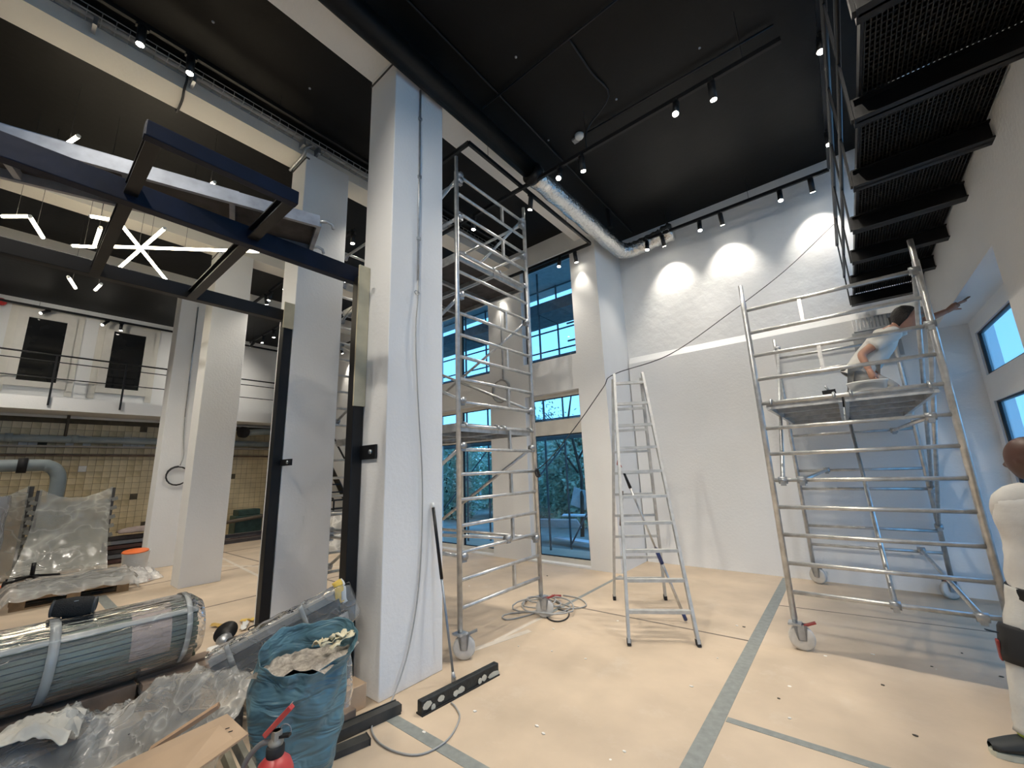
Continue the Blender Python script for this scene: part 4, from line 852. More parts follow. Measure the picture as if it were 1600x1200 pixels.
# leaning bundle of dark profiles in clear film
A, B = Vector((-3.52, 1.08, .40)), Vector((-3.13, 1.74, .72)); d = (B-A).normalized(); s = Vector((.86, -.51, 0)); s = (s-d*s.dot(d)).normalized(); up = s.cross(d).normalized(); up = up if up.z > 0 else -up
t = thing('profile_bundle', 'clear-wrapped bundle of dark profiles propped against the big column', 'bundle', (A+B)/2)
PRF = [M('anthracite_profile', (.055, .058, .065), .35, .4, var=.2), M('grey_profile_edge', (.33, .33, .32), .4, .4, var=.1)]
for i in range(4):
    for j in range(2):
        o_ = s*(.045*j-.02)+up*(.052*i-.09); obj('profile', MB().bar(A+o_, B+o_-d*(.02*((i+j) % 3)), .04, .046, up), PRF[1 if i == 3 else 0], t)
Lb = (B-A).length
def wrapl(u, v):
    a = u*2*pi; x = .075*max(-1, min(1, 1.5*cos(a))); y = .135*max(-1, min(1, 1.5*sin(a))); e = max(0, v-.95)/.05
    return A+d*(v*(Lb+.10))+s*x*(1-.3*e)+up*(y*(1-.2*e)-.015)+(s*.012*nz((u*9, v*14, 0))+up*.012*nz((u*7, v*16, 4)))
obj('film_wrap', MB().grid(wrapl, 40, 46), film('profile_wrap_film', cover=.17, rough=.08, bump=1., scale=22), t)
for f in (.12, .62): obj('tape_band', MB().grid(lambda u, v: wrapl(u, f+v*.035)+s*.004*cos(u*2*pi)+up*.004*sin(u*2*pi), 30, 2), TAPEC, t, solid=.003)
e = B+up*.155+d*.02; obj('yellow_tape_flag', MB().grid(lambda u, v: e+Vector((.06, .02, -.16))*u+Vector((.02, .03, .02))*(v-.5)*1.6+Vector((.02*sin(u*5), 0, .012*sin(u*7))), 10, 3), YELT, t, solid=.004)
e2 = B+up*.155+d*.045; obj('white_tape_back', MB().grid(lambda u, v: e2+Vector((.07, .03, -.165))*u+Vector((.02, .03, .02))*(v-.5)*.9+Vector((.02*sin(u*5), 0, .012*sin(u*7)-.002)), 10, 3), WHT, t, solid=.003)
def skirt(u, v):   # film hanging off the upper end to the floor
    top = A.lerp(B, .62+.42*u)+s*.09-up*.06; bot = Vector((top.x+.10+.06*sin(u*9), top.y-.05+.07*u, .02+.05*abs(nz((u*6, 0, 2)))))
    p = top.lerp(bot, v); return p+Vector((.05*nz((u*7, v*3, 1)), .05*nz((u*7, v*4, 6)), 0))*(.4+v)
obj('hanging_film', MB().grid(skirt, 26, 20), FILM, t)
# crumpled sheets of plastic over the near part of the heap
def sheet(name, label, pts, th, mat, seed, amp=.10, nu=44, nv=18, tags='plastic sheet', flat=None):
    """a crumpled sheet spread along a ridge line pts with half width th"""
    P = smooth(pts, 12); n_ = len(P)-1
    def f(u, v):
        i = min(int(u*n_), n_-1); p = P[i].lerp(P[i+1], u*n_-i); dd = (P[i+1]-P[i]); q = Vector((-dd.y, dd.x, 0)).normalized()
        w = (v-.5)*2; hh = p.z*(1-abs(w)**1.7); xy = Vector((p.x, p.y, 0))+q*w*(th*(.8+.35*nz((u*4, seed, w))))
        nn = amp*(nz((xy.x*5+seed, xy.y*5, u*3))+.9*(.3-abs(nz((xy.x*9, xy.y*9+seed, v*3))))+.55*(.3-abs(nz((xy.x*21, xy.y*21, seed)))))
        return Vector((xy.x, xy.y, max(.012, hh+nn*(.25+1-abs(w)))))
    return solo(name, MB().grid(f, nu*2, nv*2), mat, label, tags)
sheet('plastic_sheet', 'cloudy crumpled plastic sheet piled beside the blue bag', [(-3.95, .62, .24), (-3.72, .86, .36), (-3.45, 1.10, .40), (-3.2, 1.22, .33)], .30, film('cloudy_sheet_film', (.78, .76, .70), .42, .16, .9, 16), 3, .07)
sheet('plastic_sheet', 'long crumpled clear sheet sprawling along the brown crate', [(-3.55, -.35, .30), (-3.72, .05, .34), (-3.82, .40, .30), (-3.95, .72, .22)], .34, film('crumpled_clear_film', (.76, .78, .76), .26, .12, 1., 18), 11, .09)
solo('foam_board', MB().bar((-3.62, -.45, .045), (-3.92, .62, .045), .30, .08), M('dark_grey_foam', (.06, .063, .066), .8, var=.3, scale=6), 'dark grey board under the long crumpled clear sheet', 'board', bevel=.008)
solo('foam_board', MB().bar((-3.80, .76, .08), (-3.35, 1.16, .08), .24, .14), M('dark_grey_foam', (.06, .063, .066)), 'dark board under the cloudy sheet by the blue bag', 'board', bevel=.008)
k = MB().grid(lambda u, v: Vector((-3.98+.32*u+.10*v, .12+.42*v-.12*u, .26+.10*sin(pi*v)*(.6+u*.4)+.07*nz((u*3, v*3, 5))+.05*(.3-abs(nz((u*6, v*7, 2))))+.02*nz((u*14, v*13, 8)))), 36, 36)
solo('white_cloth', k, M('dusty_white_cloth', (.56, .54, .48), .85, var=.08, scale=6, bump=.3), 'dusty white cloth thrown on the heap before the brown crate', 'cloth', solid=.004)
p = FL(343, 1055, .36); crumple('yellow_tape', p, .13, .05, .75, .1, YELT, None, 4, .02)
bpy.data.objects['yellow_tape']['label'] = 'strip of yellow tape stuck on the cloudy plastic sheet'; bpy.data.objects['yellow_tape']['category'] = 'tape'
# cardboard and loose wood in front
P = [EYE+ray(388, 1146)*1.95, EYE+ray(355, 1115)*2.10, EYE+ray(120, 1225)*1.95, EYE+ray(255, 1240)*1.72]
k = MB(); nrm = (P[1]-P[0]).cross(P[3]-P[0]).normalized(); k.add(P+[q-nrm*.008 for q in P], [(0, 1, 2, 3), (7, 6, 5, 4), (0, 4, 5, 1), (1, 5, 6, 2), (2, 6, 7, 3), (3, 7, 4, 0)])
cb = solo('cardboard_sheet', k, CARD, 'flat tan cardboard sheet at the near edge of the heap', 'cardboard')
for q in ((365, 1148), (370, 1143)):
    pp = P[0].lerp(P[2], .06)+(P[1]-P[0])*(.25 if q[0] == 365 else .4)+nrm*.001; pp += nrm*.001; obj('staple', MB().bar(pp, pp+(P[2]-P[0]).normalized()*.02, .003, .003), RUBBER, cb)
a, c = EYE+ray(342, 1102)*2.3, EYE+ray(235, 1172)*2.15; solo('timber_batten', MB().bar(a, c, .045, .02), M('tan_batten', (.42, .27, .17), .7, var=.2), 'thin tan batten lying between the clear sheet and the cardboard', 'batten')
a, c = EYE+ray(370, 1165)*2.05, EYE+ray(395, 1215)*1.95; a.z = max(a.z, .05)
for i, (q0, q1, D0, lab) in enumerate((((368, 1158), (400, 1222), 2.15, 'weathered batten sticking up between cardboard and extinguisher'), ((352, 1180), (372, 1230), 2.2, 'short weathered batten under the cardboard sheet'))):
    solo('timber_batten', MB().bar(EYE+ray(*q0)*D0, EYE+ray(*q1)*(D0-.08), .03, .045), M('weathered_batten', (.30, .27, .19), .8, var=.3), lab, 'batten')
k = MB(); k.box((-3.15, .45, .0), (-2.45, 1.05, .22)); k.v = [Matrix.Rotation(.08, 3, 'Z') @ v for v in k.v]
solo('tool_crate', k, M('dark_plastic_crate', (.03, .03, .033), .6, var=.3), 'low dark crate in shade below the cardboard sheet', 'crate', bevel=.01)
# yellow tape rests, machine and cables by the left steel post
for i, (q, ln, rz, lab, mt) in enumerate((((348, 977), .30, .5, 'crumpled amber tape strip on the floor left of the steel post', M('amber_tape', (.62, .40, .10), .5, var=.2)), ((382, 977), .26, -.5, 'white paper strip on the floor beside the amber tape', WHT), ((388, 968), .16, .9, 'short yellow tape piece nearest the left steel post', YELT))):
    o = crumple('tape_scrap', FL(*q, .025), ln, .06, rz, 0, mt, None, i*5+1, .03); o['label'] = lab; o['category'] = 'tape'
t = thing('power_tool', 'black corded power tool lying on the floor behind the wrapped bundle', 'tool', FL(365, 1008))
c = FL(372, 1006, .05); obj('body', MB().tube([c+Vector((-.16, -.04, 0)), c+Vector((-.05, 0, .01)), c+Vector((.14, .05, .01)), c+Vector((.2, .07, 0))], [.03, .055, .05, .03], 12), RUBBER, t)
obj('head', MB().lathe([(.02, -.04), (.07, -.02), (.07, .02), (.03, .05)], 14, c+Vector((-.2, -.06, .01)), (.3, -.4, .8)), GALV, t)
obj('disc', MB().lathe([(.0, 0), (.11, .004), (.11, .012), (0, .016)], 22, c+Vector((-.30, -.02, .05)), (.5, -.5, .7)), BLACK, t)
obj('cord', MB().tube(smooth([c+Vector((.2, .07, 0)), c+Vector((.3, .14, .10)), c+Vector((.15, .2, .16)), c+Vector((-.05, .1, .1)), c+Vector((-.1, .25, -.03)), c+Vector((.3, .4, -.04))], 6), .007, 6), CORD, t)
k = MB(); k.box((-4.92, 1.42, 0), (-4.78, 1.52, .13)); solo('white_canister', k, WHT, 'small white canister at the far end of the wrapped bundle', 'canister', bevel=.02)
# ================================================================== FAR LEFT: WRAPPED FURNITURE, PALLET, PIPES
def pallet(label, x0, x1, y0, y1, n=5):
    t = thing('wooden_pallet', label, 'pallet', ((x0+x1)/2, (y0+y1)/2, 0))
    for i in range(3):
        for j in range(3): xx = x0+(x1-x0-.12)*i/2; yy = y0+(y1-y0-.14)*j/2; obj('block', MB().box((xx, yy, .02), (xx+.12, yy+.14, .11)), M('pallet_wood', (.27, .18, .10), .8, var=.35, scale=7), t)
        xx = x0+(x1-x0-.12)*i/2; obj('runner', MB().box((xx, y0, 0), (xx+.12, y1, .02)), MATS['pallet_wood'], t); obj('stringer', MB().box((xx, y0, .11), (xx+.12, y1, .13)), MATS['pallet_wood'], t)
    for j in range(n): yy = y0+(y1-y0-.12)*j/(n-1); obj('slat', MB().box((x0, yy, .13), (x1, yy+.12, .15)), MATS['pallet_wood'], t)
    return t
pallet('wooden pallet on the floor under flat film-covered panels', -10.0, -9.1, .30, 1.5)
k = MB(); k.box((-9.95, .36, .152), (-9.2, 1.45, .24)); solo('flat_panels', k, M('dark_grey_panel', (.05, .055, .06), .4, var=.3), 'stack of flat dark panels on the pallet beneath loose film', 'panels', bevel=.01)
k = MB().grid(lambda u, v: Vector((-10.1+1.12*u, .2+1.4*v, .27+.05*nz((u*5, v*5, 1))+.04*nz((u*12, v*11, 4))-.13*max(0, abs(u-.5)*2-.82)/.18-.10*max(0, abs(v-.5)*2-.9)/.1)), 30, 34)
solo('film_cover', k, film('pallet_film', (.80, .80, .76), .42, .2, .9, 9), 'loose milky film draped over the panels on the pallet', 'film')
def draped(name, label, c, wd, hh, dep, rz, seed, cover=.45, posts=True, tint=(.72, .72, .66), core=(.20, .20, .17)):
    t = thing(name, label, 'wrapped furniture', c); c = Vector(c); R = Matrix.Rotation(rz, 3, 'Z'); L = lambda x, y, z: c+R @ Vector((x, y, z))
    k = MB(); k.box((-wd*.43, -.03, .10), (wd*.43, .03, hh*.86)); k.v = [c+R @ v for v in k.v]; obj('panel', k, M(name+'_core_%d' % seed, core, .6, var=.25, scale=4), t)
    for s_ in (-1, 1):
        o = obj('corner_post', MB().bar(L(s_*wd*.46, 0, 0), L(s_*wd*.46, 0, hh), .07, .07, R @ Vector((0, 1, 0))), M('dark_post', (.06, .06, .06), .6, var=.3), t)
        for i in range(6): obj('edge_lug', MB().bar(L(s_*wd*.46, -.03, hh*(.3+.11*i)), L(s_*(wd*.46+.09), -.03, hh*(.3+.11*i)+.03), .05, .07), M('grey_lug', (.22, .22, .2), .6), o)
    obj('base', MB().bar(L(-wd*.5, -.05, .05), L(wd*.5, -.05, .05), .5, .1), M('pallet_wood', (.27, .18, .10)), t)
    def f(u, v):
        x = (u-.5)*wd*1.0; sag = .12*hh*(1-(2*u-1)**2); z = (hh-sag)*(1-v)+.03; flare = dep*(max(0, v-.45)/.55)**1.6*(1.3-.5*u)
        y = -.06-flare-.05*nz((u*4, v*4, seed))-.03*abs(nz((u*11, v*9, seed)))
        return L(x*(.90+.26*v*v*(1-.2*u)), y, z+.02*nz((u*9, v*9, seed)))
    obj('film_drape', MB().grid(f, 34, 34), film(name+'_film_%d' % seed, tint, cover, .16, 1., 7), t)
    return t
draped('wrapped_screen', 'tall film-draped screen with two dark posts before the tiled wall', (-11.75, .97, 0), 1.08, 1.58, .5, pi/2-.12, 5)
draped('wrapped_stack', 'film-wrapped upright cardboard stack left of the draped screen', (-12.35, -.02, 0), .9, 1.66, .35, pi/2-.25, 8, .42, core=(.34, .25, .15))
t = thing('wrapped_roll', 'plastic-wrapped dark cylinder at the very left of the hall', 'roll', (-10.35, -.32, 0))
obj('roll', MB().lathe([(.40, .02), (.42, .1), (.42, 1.42), (.38, 1.48)], 24, (-10.35, -.32, 0)), M('dark_roll', (.10, .11, .14), .5, var=.3, scale=3), t)
obj('film_wrap', MB().grid(lambda u, v: Vector((-10.35+(.45+.03*nz((u*9, v*6, 2)))*cos(u*2*pi), -.32+(.45+.03*nz((u*9, v*6, 5)))*sin(u*2*pi), .02+1.5*v)), 34, 30), film('roll_film', (.70, .72, .76), .5, .14, 1., 8), t)
obj('handle_hole', MB().tube([(-9.93, -.22, .62), (-9.905, -.22, .62)], .10, 16), RUBBER, t)
def castor_small(t, p):
    p = Vector(p); obj('castor', MB().lathe([(.02, -.03), (.06, -.025), (.06, .025), (.02, .03)], 14, p+Vector((0, 0, .06)), (.4, .9, 0)), RUBBER, t)
t = thing('chair_base', 'black castor base of an office chair poking out from under film', 'chair base', (-11.1, .55, 0))
for a in range(5):
    p = Vector((-11.1+.33*cos(a*2*pi/5+.3), .55+.33*sin(a*2*pi/5+.3), 0)); obj('arm', MB().bar(p+Vector((0, 0, .13)), (-11.1, .55, .17), .05, .035), BLACK, t); castor_small(t, p)
obj('column', MB().tube([(-11.1, .55, .14), (-11.1, .55, .38)], .03, 10), BLACK, t)
t = thing('paint_bucket', 'white bucket with an orange lid near the rear columns', 'bucket', (-10.25, 1.72, 0))
obj('body', MB().lathe([(.15, 0), (.16, .02), (.19, .42), (.20, .43), (.20, .45)], 26, (-10.25, 1.72, 0)), WHT, t)
ORN = M('orange_lid', (.85, .17, .03), .45, var=.08); obj('lid', MB().lathe([(.0, .475), (.18, .47), (.19, .45)], 26, (-10.25, 1.72, 0), (.10, -.04, 1)), ORN, t)
obj('handle', MB().tube([(-10.25+.2*cos(a*pi/10-.4), 1.72+.2*sin(a*pi/10-.4), .30-.10*sin(a*pi/10)) for a in range(11)], .005, 5), WHT, t)
sheet('plastic_sheet', 'white crumpled film on the floor around the bucket with the orange lid', [(-9.9, 1.35, .16), (-9.75, 1.6, .24), (-9.9, 1.95, .12)], .28, film('white_film_scrap', (.82, .80, .76), .7, .25, .8, 10), 21, .08)
for i, (q, lab) in enumerate((((22, 914), 'orange warning strip on the floor by the wrapped cylinder'), ((210, 908), 'short orange strip on the floor near the white film'))):
    o = crumple('orange_strip', FL(*q, .03), 1.0 if i == 0 else .4, .12, 1.35, 0, M('orange_strip_plastic', (.85, .20, .08), .5), None, i, .03); o['label'] = lab; o['category'] = 'strip'
# pipes along the tiled wall
t = thing('wall_pipe', 'long grey pipe running along the tiled wall', 'pipe', (-14.8, 0, 2.76))
obj('pipe', MB().tube([(-14.86, -4, 2.78), (-14.86, 6.2, 2.75)], .085, 14), GREYP, t)
for y in (-.1, .95, 3.2): obj('coupling', MB().tube([(-14.86, y, 2.78), (-14.86, y+.12, 2.78)], .10, 14), GREYP, t)
obj('hanger_rod', MB().tube([(-14.84, .84, 2.78), (-14.84, .84, 3.36)], .03, 8), M('brown_rod', (.10, .08, .06), .7), t)
solo('thin_pipe', MB().tube([(-14.93, -4, 2.41), (-14.93, 6.2, 2.36)], .028, 8), M('rusty_thin_pipe', (.16, .11, .08), .7, var=.3), 'thin brown pipe along the tiled wall below the big grey one', 'pipe')
solo('wall_ledge', MB().box((-15.0, -4, 2.58), (-14.9, 6.2, 2.62)), M('ledge_stone', (.42, .38, .32), .7), 'narrow pale ledge along the tiled wall', 'ledge')
t = thing('drain_pipe', 'grey drain pipe with an elbow rising from the floor before the tiled wall', 'pipe', (-13.5, .78, 0))
obj('pipe', MB().tube(smooth([(-13.5, .77, 0), (-13.5, .78, .9), (-13.5, .79, 1.7), (-13.5, .74, 1.95), (-13.5, .60, 2.08), (-13.5, .3, 2.10), (-13.5, -1.6, 2.07)], 5), .125, 16), GREYP, t)
obj('coupling', MB().tube([(-13.5, .30, 2.1), (-13.5, .16, 2.1)], .155, 16), RUBBER, t)
t = thing('black_pipe_stub', 'black rubber pipe end with a grey tail on the tiled wall by the columns', 'pipe', (-14.8, 4.6, 2.95))
p = XP(385, 676, -14.75); obj('sleeve', MB().lathe([(.10, 0), (.17, .05), (.17, .2), (.12, .25)], 18, p, (.5, -.85, 0)), RUBBER, t); obj('tail', MB().tube([p, p+Vector((0, .5, .05)), p+Vector((0, 1.0, .05))], .10, 12), GREYP, t)
# clutter at the foot of the tiled wall
t = thing('green_tool_box', 'dark green machine box on the clutter seen between the columns', 'box', (-14.0, 4.2, 0))
p = XP(385, 815, -14.0); obj('case', MB().box((-14.3, p.y-.35, 0), (-13.8, p.y+.35, .62)), M('dark_green_paint', (.035, .07, .055), .5, var=.3), t, bevel=.02); obj('lid', MB().box((-14.3, p.y-.28, .62), (-13.85, p.y+.30, .78)), MATS['dark_green_paint'], t, bevel=.02)
obj('pipe_handle', MB().tube([(-13.75, p.y-.7, .48), (-13.75, p.y+.7, .60)], .05, 10), M('brown_handle', (.14, .11, .08), .7), t)
for i, (z, x, mt, lab) in enumerate(((.05, -13.2, M('red_brown_beam', (.08, .035, .03), .7), 'dark red steel beam on the floor between the columns'), (.05, -13.0, M('grey_beam', (.16, .14, .13), .7), 'grey beam lying nearest the viewer between the columns'), (.15, -13.35, M('grey_beam', (.16, .14, .13), .7), 'grey beam lying on top of the clutter between the columns'))):
    k = MB(); k.box((x-.05, 2.9, z-.05), (x+.05, 5.9, z-.035)); k.box((x-.05, 2.9, z+.035), (x+.05, 5.9, z+.05)); k.box((x-.006, 2.9, z-.05), (x+.006, 5.9, z+.05)); solo('steel_beam', k, mt, lab, 'beam')
t = thing('timber_pile', 'pile of flat boards behind the orange-lidded bucket', 'boards', (-12.6, 2.0, 0))
for i in range(6): obj('board', MB().box((-12.9+.05*i, 1.35+.04*i, .02+.09*i), (-12.3-.03*i, 2.75-.05*i, .09+.09*i)), [M('dark_red_board', (.12, .06, .05), .7), M('grey_board', (.22, .23, .25), .6), PLK[2]][i % 3], t)
solo('cement_bag', MB().grid(lambda u, v: Vector((-12.6+.45*(u-.5)*(1-.2*abs(v-.5)), 2.1+.7*(v-.5), .60+.10*sin(pi*min(max(u, .02), .98))*sin(pi*min(max(v, .02), .98))**.5+.02*nz((u*5, v*5, 2)))), 14, 16), M('dusty_pink_bag', (.30, .24, .22), .85, var=.25, scale=5), 'dusty bag lying on the board pile behind the bucket', 'bag', solid=.02)
solo('grey_sack', MB().lathe([(.16, 0), (.24, .1), (.25, .35), (.18, .62), (.10, .74), (.13, .80)], 18, (-13.3, 2.6, 0)), M('grey_sack_cloth', (.22, .20, .16), .9, var=.25, scale=5, bump=.6), 'grey tied sack standing against the tiled wall', 'sack')
# small heap seen between second column and right steel post
t = thing('wrapped_machine', 'white film-wrapped machine parts seen through the middle scaffold', 'machine', FL(535, 862))
p = FL(533, 858); obj('wrap', MB().grid(lambda u, v: p+Vector((.5*cos(u*2*pi)*(1.1-v*.5)*(1+.2*nz((u*7, v*5, 1))), .5*sin(u*2*pi)*(1.1-v*.5), .85*v)), 24, 14), film('machine_film', (.8, .79, .74), .8, .3, .9, 8), t)
obj('body', MB().lathe([(.3, 0), (.32, .3), (.2, .7), (.05, .8)], 14, p), PLY, t)
# mezzanine railing
t = thing('mezzanine_railing', 'thin black railing along the white mezzanine edge', 'railing', (-13.97, 1, 3.36))
for z, r in ((4.645, .02), (4.48, .012), (4.09, .012)): obj('rail', MB().tube([(-13.97, -4, z), (-13.97, 6.2, z)], r, 8), BLACK, t)
for y in (-.75, .43, 1.63, 2.83, 4.03, 5.23): obj('baluster', MB().box((-13.985, y-.018, 3.46), (-13.955, y+.018, 4.65)), BLACK, t)
# steel stair behind the columns
t = thing('steel_stair', 'dark steel stair climbing to the mezzanine beyond the middle scaffold', 'stair', (-11.5, 5.4, 0))
for y in (5.2, 6.05):
    obj('stringer', MB().bar((-13.6, y, 3.55), (-9.9, y, .1), .03, .2), BLACK, t); obj('handrail', MB().bar((-13.6, y, 4.5), (-9.9, y, 1.05), .03, .04), BLACK, t)
    for i in range(5): f = i/4; obj('rail_post', MB().bar((-13.6+3.7*f, y, 3.55-3.45*f), (-13.6+3.7*f, y, 4.5-3.45*f), .03, .03), BLACK, t)
for i in range(17): f = (i+.5)/17; obj('tread', MB().box((-13.6+3.7*f-.13, 5.2, 3.55-3.45*f-.015), (-13.6+3.7*f+.13, 6.05, 3.55-3.45*f+.015)), GRT, t)
# red exit lamp at the left edge
solo('red_alarm', MB().lathe([(.06, 0), (.09, .03), (.07, .12), (0, .15)], 14, XP(2, 472, -14.9), (1, 0, 0)), M('alarm_red', (.5, .02, .02), .4), 'red alarm light on the upper left wall', 'alarm')
# paint flakes and chips
CH = [M('white_chip', (.75, .73, .68), .6), M('dark_chip', (.07, .06, .05), .7)]
n_ = 0
for q, dk in (((1150, 878), 1), ((1163, 980), 1), ((1152, 978), 0), ((1121, 1029), 0), ((1364, 1023), 0), ((1456, 1042), 1), ((1379, 1071), 1), ((1217, 1092), 1), ((1234, 1123), 0), ((1430, 1150), 1), ((1503, 1021), 1), ((975, 1175), 0), ((865, 983), 0), ((862, 1018), 0), ((810, 1010), 0), ((915, 1030), 0), ((1080, 1073), 0), ((839, 1135), 0), ((849, 1147), 0), ((898, 881), 1), ((855, 900), 1), ((742, 1112), 0), ((662, 1145), 0), ((1565, 1058), 1)):
    p = FL(*q, .0); s_ = .010+.008*random.random(); a0 = random.random()*6
    pts = [(p.x+s_*cos(a0+i*pi/3)*random.uniform(.5, 1.1), p.y+s_*.7*sin(a0+i*pi/3)*random.uniform(.5, 1.1)) for i in range(6)]
    solo('floor_chip', MB().prism(pts, .001, .006), CH[dk], 'small dark chip lying on the floor paper' if dk else 'small white paint flake lying on the floor paper', 'chip', group='dark chips on the floor' if dk else 'white flakes on the floor')
# ================================================================== PEOPLE
def skin(name, chain, mat, parent=None, sub=2, extra=None):
    """chain: dict key -> (pos, radius, previous key); grows one continuous tapered surface"""
    keys = list(chain); me = bpy.data.meshes.new(name); off = parent.location if parent is not None else Vector()
    me.from_pydata([tuple(Vector(chain[k][0])-off) for k in keys], [(keys.index(k), keys.index(chain[k][2])) for k in keys if chain[k][2]], [])
    o = bpy.data.objects.new(name, me); COL.objects.link(o)
    o.modifiers.new('skin', 'SKIN').use_smooth_shade = True
    sv = me.skin_vertices[0].data if me.skin_vertices else None
    if sv is None:
        bm = bmesh.new(); bm.from_mesh(me); bm.verts.layers.skin.verify(); bm.to_mesh(me); bm.free(); sv = me.skin_vertices[0].data
    for i, k in enumerate(keys):
        r = chain[k][1]; sv[i].radius = r if isinstance(r, tuple) else (r, r); sv[i].use_root = chain[k][2] is None
    s_ = o.modifiers.new('sub', 'SUBSURF'); s_.levels = sub; s_.render_levels = sub
    dg = bpy.context.evaluated_depsgraph_get(); m2 = bpy.data.meshes.new_from_object(o.evaluated_get(dg)); m2.name = name
    o.modifiers.clear(); o.data = m2; bpy.data.meshes.remove(me); m2.materials.clear(); m2.materials.append(mat)
    m2.polygons.foreach_set('use_smooth', [True]*len(m2.polygons))
    if extra:
        mb = MB(); mb.v = [v.co.copy()+off for v in m2.vertices]; mb.f = [tuple(p.vertices) for p in m2.polygons]; mb.s = [True]*len(mb.f); extra(mb)
        bpy.data.objects.remove(o); o = obj(name, mb, mat, parent)
    elif parent is not None: o.parent = parent
    return o
def head(mb, c, face, up, r=.105):
    """ellipsoid head with brow, nose, lips, chin and ears; face = looking direction"""
    c = Vector(c); f = Vector(face).normalized(); u = Vector(up); u = (u-f*u.dot(f)).normalized(); s = f.cross(u)
    def P(a, b):
        th = a*2*pi; ph = b*pi; x = sin(ph)*cos(th); y = sin(ph)*sin(th); z = cos(ph); R = Vector((x*1.0, y*.76, z*1.18))
        g = lambda px, py, pz, w: math.exp(-((x-px)**2+(y-py)**2+(z-pz)**2)/w)
        R.x += .26*g(.98, 0, -.14, .020)+.07*g(.93, 0, .22, .06)-.06*g(.9, .3, .06, .03)-.06*g(.9, -.3, .06, .03)+.09*g(.9, 0, -.48, .02)+.12*g(.72, 0, -.74, .05)
        for q in (1, -1): R.y += q*.16*g(-.06, q*.98, -.06, .022)
        if z < -.3: R.y *= 1-.28*(-z-.3); R.x -= .10*max(0, -x)*(-z)
        return c+r*(f*R.x+s*R.y+u*R.z)
    mb.grid(lambda a, b: P(a, b), 40, 30)
    return f, s, u
def hand(mb, wrist, d, palm_n, curl=.5, sc=1., thumb=1):
    """palm plus five separate bent fingers"""
    d = Vector(d).normalized(); n = Vector(palm_n); n = (n-d*n.dot(d)).normalized(); s = d.cross(n)*thumb; w = Vector(wrist)
    mb.tube([w-d*.02, w+d*.02*sc, w+d*.06*sc, w+d*.095*sc], [.024*sc, .030*sc, .036*sc, .030*sc], 10)
    mb.tube([w+d*.03*sc+s*.018*sc, w+d*.06*sc+s*.022*sc, w+d*.09*sc+s*.020*sc], [.016*sc, .019*sc, .014*sc], 8); mb.tube([w+d*.03*sc-s*.018*sc, w+d*.06*sc-s*.022*sc, w+d*.085*sc-s*.022*sc], [.016*sc, .018*sc, .014*sc], 8)
    for i, (q, ln) in enumerate(((.030, .074), (.010, .084), (-.010, .078), (-.029, .060))):
        p = w+d*.088*sc+s*q*sc; pts = [p]; dd = d.copy(); 
        for j in range(3):
            dd = (dd+n*curl*(.45+.2*j)).normalized(); pts.append(pts[-1]+dd*ln*sc*(.42, .33, .25)[j])
        mb.tube(pts, [.0095*sc, .0092*sc, .0085*sc, .0065*sc], 8)
    p = w+d*.030*sc+s*.030*sc; mb.tube([p, p+(d*.5+s*.75+n*.3).normalized()*.035*sc, p+(d*.8+s*.6+n*.55).normalized()*.068*sc, p+(d*1.0+s*.45+n*.8).normalized()*.092*sc], [.014*sc, .0125*sc, .011*sc, .008*sc], 8)
def hair(c, face, up, r, parent, low=-.15, mat=HAIR):
    c = Vector(c); f = Vector(face).normalized(); u = Vector(up); u = (u-f*u.dot(f)).normalized(); s = f.cross(u); k = MB()
    def P(a, b):
        th = a*2*pi; front = max(0, cos(th)); ph = b*(pi*(.56+.10*max(0, -cos(th))) - front*.62); x = sin(ph)*cos(th)*1.05; y = sin(ph)*sin(th)*.83; z = cos(ph)*1.26
        n_ = 1+.03*nz((x*6, y*6, z*6)); return c+r*n_*(f*x+s*y+u*z)
    k.grid(P, 32, 12); return obj('hair', k, mat, parent, solid=.008)
V = Vector
def loft(mb, rings, n=26):
    """rings: (centre, side vector, depth vector) -> one smooth tube of elliptical sections"""
    rr = []
    for i in range(len(rings)-1):
        for q in range(4): rr.append(tuple(V(rings[i][j]).lerp(V(rings[i+1][j]), (q/4)**1) for j in range(3)))
    rr.append(tuple(V(x) for x in rings[-1])); N = len(rr); vs = []
    for i, (c, s, d) in enumerate(rr):
        for k in range(n):
            a = 2*pi*k/n; e = 1+.035*nz((cos(a)*2.5+c.x, sin(a)*2.5+c.y, c.z*11))+.02*sin(a*5+c.z*40)*(1-i/N)
            vs.append(c+s*cos(a)*e+d*sin(a)*e)
    mb.add(vs, [(i*n+k, i*n+(k+1) % n, (i+1)*n+(k+1) % n, (i+1)*n+k) for i in range(N-1) for k in range(n)], True)
def sleeve(mb, pts, rs):
    P = smooth(pts, 4); R = [rs[0]+(rs[-1]-rs[0])*i/(len(P)-1) for i in range(len(P))]; R = [r*(1+.05*nz((i*.9, r*40, 1))) for i, r in enumerate(R)]; R[0] *= .55; R[1] *= .9
    mb.tube(P, R, 16)
